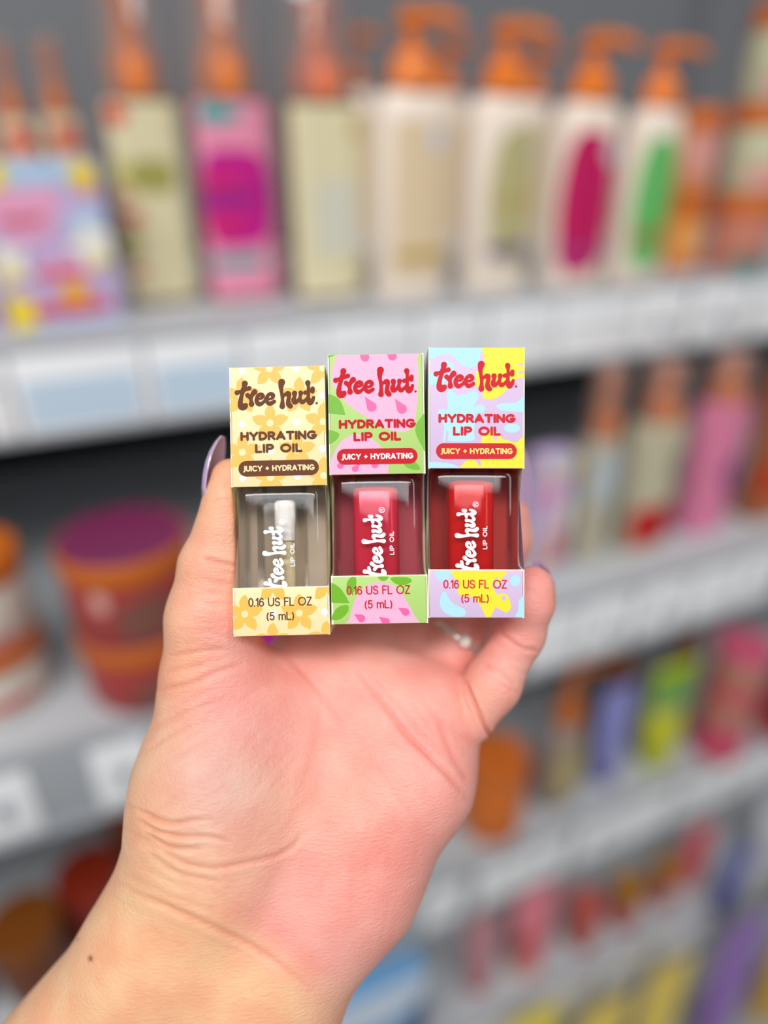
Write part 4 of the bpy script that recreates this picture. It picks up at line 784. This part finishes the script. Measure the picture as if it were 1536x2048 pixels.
rp_ = nt.nodes.new('ShaderNodeValToRGB'); rp_.color_ramp.elements[0].position = .35; rp_.color_ramp.elements[0].color = (.97, .80, .80, 1); rp_.color_ramp.elements[1].position = .68; rp_.color_ramp.elements[1].color = (1, 1.0, 1.0, 1)
L_(n1.outputs['Fac'], rp_.inputs[0]); L_(at_.outputs['Color'], hs.inputs[6]); L_(rp_.outputs[0], hs.inputs[7]); L_(hs.outputs[2], b.inputs['Base Color'])
b.inputs['Roughness'].default_value = .46; b.inputs['Subsurface Weight'].default_value = .22; b.inputs['Subsurface Scale'].default_value = .004; b.inputs['Subsurface Radius'].default_value = (1, .35, .2); b.inputs['Specular IOR Level'].default_value = .42
mp_ = nt.nodes.new('ShaderNodeMapping'); mp_.inputs['Rotation'].default_value = (0, 0, .55); mp_.inputs['Scale'].default_value = (420, 1500, 900); L_(tc.outputs['Object'], mp_.inputs['Vector'])
n2 = nt.nodes.new('ShaderNodeTexNoise'); n2.inputs['Scale'].default_value = 1; n2.inputs['Detail'].default_value = 3; L_(mp_.outputs[0], n2.inputs['Vector'])
n3 = nt.nodes.new('ShaderNodeTexVoronoi'); n3.inputs['Scale'].default_value = 1500; L_(tc.outputs['Object'], n3.inputs['Vector'])
ad = nt.nodes.new('ShaderNodeMath'); ad.operation = 'MULTIPLY_ADD'; ad.inputs[1].default_value = .35; L_(n3.outputs[0], ad.inputs[0]); L_(n2.outputs['Fac'], ad.inputs[2])
bp = nt.nodes.new('ShaderNodeBump'); bp.inputs['Strength'].default_value = .85; bp.inputs['Distance'].default_value = .00025; L_(ad.outputs[0], bp.inputs['Height']); L_(bp.outputs[0], b.inputs['Normal'])
me.materials.append(skin)
hand = bpy.data.objects.new('hand', me); COL.objects.link(hand)
fwd = Vector((0, CP, -SP)); upv = Vector((0, SP, CP)); O3 = Vector((ORI[0], 0, 0))*1e-3 + upv*(ORI[1]*1e-3) + fwd*(ORI[2]*1e-3) + Vector((0, 0, CZ))
MH = Matrix(((1, 0, 0, O3.x), (0, upv.y, fwd.y, O3.y), (0, upv.z, fwd.z, O3.z), (0, 0, 0, 1)))
hand.matrix_world = MH
tag(hand, 'left hand, palm facing the viewer, thumb and fingers holding up three small cartons', 'hand')
# fingernails
nailm = mat('lilac_polish', rgb(196, 168, 204), .12, coat=.8)
def nail(label, rows, wid_axis, bulge_axis):
    """rows: (centre, half width mm, bulge mm); slightly arched plate 0.5 mm thick"""
    bm = bmesh.new(); G = []; nn = 10; wa = Vector(wid_axis).normalized(); ba = Vector(bulge_axis).normalized()
    for side in (0, 1):
        g = []
        for c, hw, bl in rows:
            c = Vector([float(q) for q in c])
            g.append([bm.verts.new(((c + wa*(hw*(2*j/nn-1)) + ba*(bl*(1-(2*j/nn-1)**2) - .45*side)) - Vector(ORI.tolist()))*1e-3) for j in range(nn+1)])
        G.append(g)
    R_ = len(rows)
    for side in (0, 1):
        for i in range(R_-1):
            for j in range(nn):
                q = (G[side][i][j], G[side][i][j+1], G[side][i+1][j+1], G[side][i+1][j]); bm.faces.new(q if side else q[::-1])
    for i in range(R_-1):
        for j in (0, nn): bm.faces.new((G[0][i][j], G[0][i+1][j], G[1][i+1][j], G[1][i][j]))
    for i in (0, R_-1):
        for j in range(nn): bm.faces.new((G[0][i][j], G[0][i][j+1], G[1][i][j+1], G[1][i][j]))
    bmesh.ops.recalc_face_normals(bm, faces=bm.faces)
    o = bm2obj('fingernail', bm, nailm, None); o.parent = hand; o.matrix_parent_inverse = Matrix.Identity(4); o['label'] = label; return o
TX = [(425, 1026, 3.4), (424, 1000, 4.8), (424, 975, 5.2), (427, 950, 5.3), (431, 925, 5.0), (436, 903, 4.2), (441, 884, 2.7), (444, 872, .9)]
nail('long pointed lilac thumbnail', [(H(x, y, 203.5), w, 2.6*w/5.2) for x, y, w in TX], (.18, 0, 1), (-1, 0, -.22))
nail('long lilac nail on the ring finger', [(H(x, y, 233.5), w, 1.6*w/5) for x, y, w in [(1028, 1050, 4), (1030, 1020, 4.6), (1033, 980, 4.6), (1036, 940, 4), (1038, 910, 2.5), (1040, 895, 1)]], (1, 0, 0), (.3, 0, 1))
nail('lilac nail edge on the little finger', [(H(x, y, 211), w, 1.6) for x, y, w in [(1088, 1215, 3), (1090, 1185, 3.8), (1088, 1158, 3.9), (1082, 1137, 3.0), (1076, 1126, 1.2)]], (-.7, .2, .7), (.75, .2, .65))
# ring
bm = bmesh.new(); silver = mat('silver', rgb(236, 230, 222), .3, metal=.7)
c = Vector(H(916, 1281, 227).tolist()); ax = Vector((H(985, 1165, 231)-H(838, 1385, 223)).tolist()).normalized()
a1 = ax.cross(Vector((0, 0, 1))).normalized(); a2 = ax.cross(a1).normalized(); RR = 9.2
NS = 64; rings = []
for k in range(NS):
    t = 2*math.pi*k/NS; rad = a1*math.cos(t)+a2*math.sin(t); wv = 1.1 if True else 1
    rings.append([bm.verts.new(((rad*(RR+.55*math.cos(s)) + ax*(wv*math.sin(s)))*1e-3)) for s in [2*math.pi*j/8 for j in range(8)]])
for k in range(NS):
    for j in range(8): bm.faces.new((rings[k][j], rings[(k+1) % NS][j], rings[(k+1) % NS][(j+1) % 8], rings[k][(j+1) % 8]))
bmesh.ops.recalc_face_normals(bm, faces=bm.faces)
wc = Vector((c.x, 0, 0))*1e-3 + upv*(c.y*1e-3) + fwd*(c.z*1e-3) + Vector((0, 0, CZ)); MR = MH.copy(); MR.translation = wc
ER = empty('ring', 'thin silver ring with a bright bead at the base of the ring finger', 'ring', MR)
bm2obj('band', bm, silver, ER)
sgn = -1 if a2.z > 0 else 1
bm = bmesh.new(); bmesh.ops.create_icosphere(bm, subdivisions=3, radius=.0022, matrix=Matrix.Translation((a2*sgn*(RR+.9) - a1*1.2*0)*1e-3))
bm2obj('bead', bm, mat('pearl', rgb(244, 238, 226), .15, coat=1), ER)
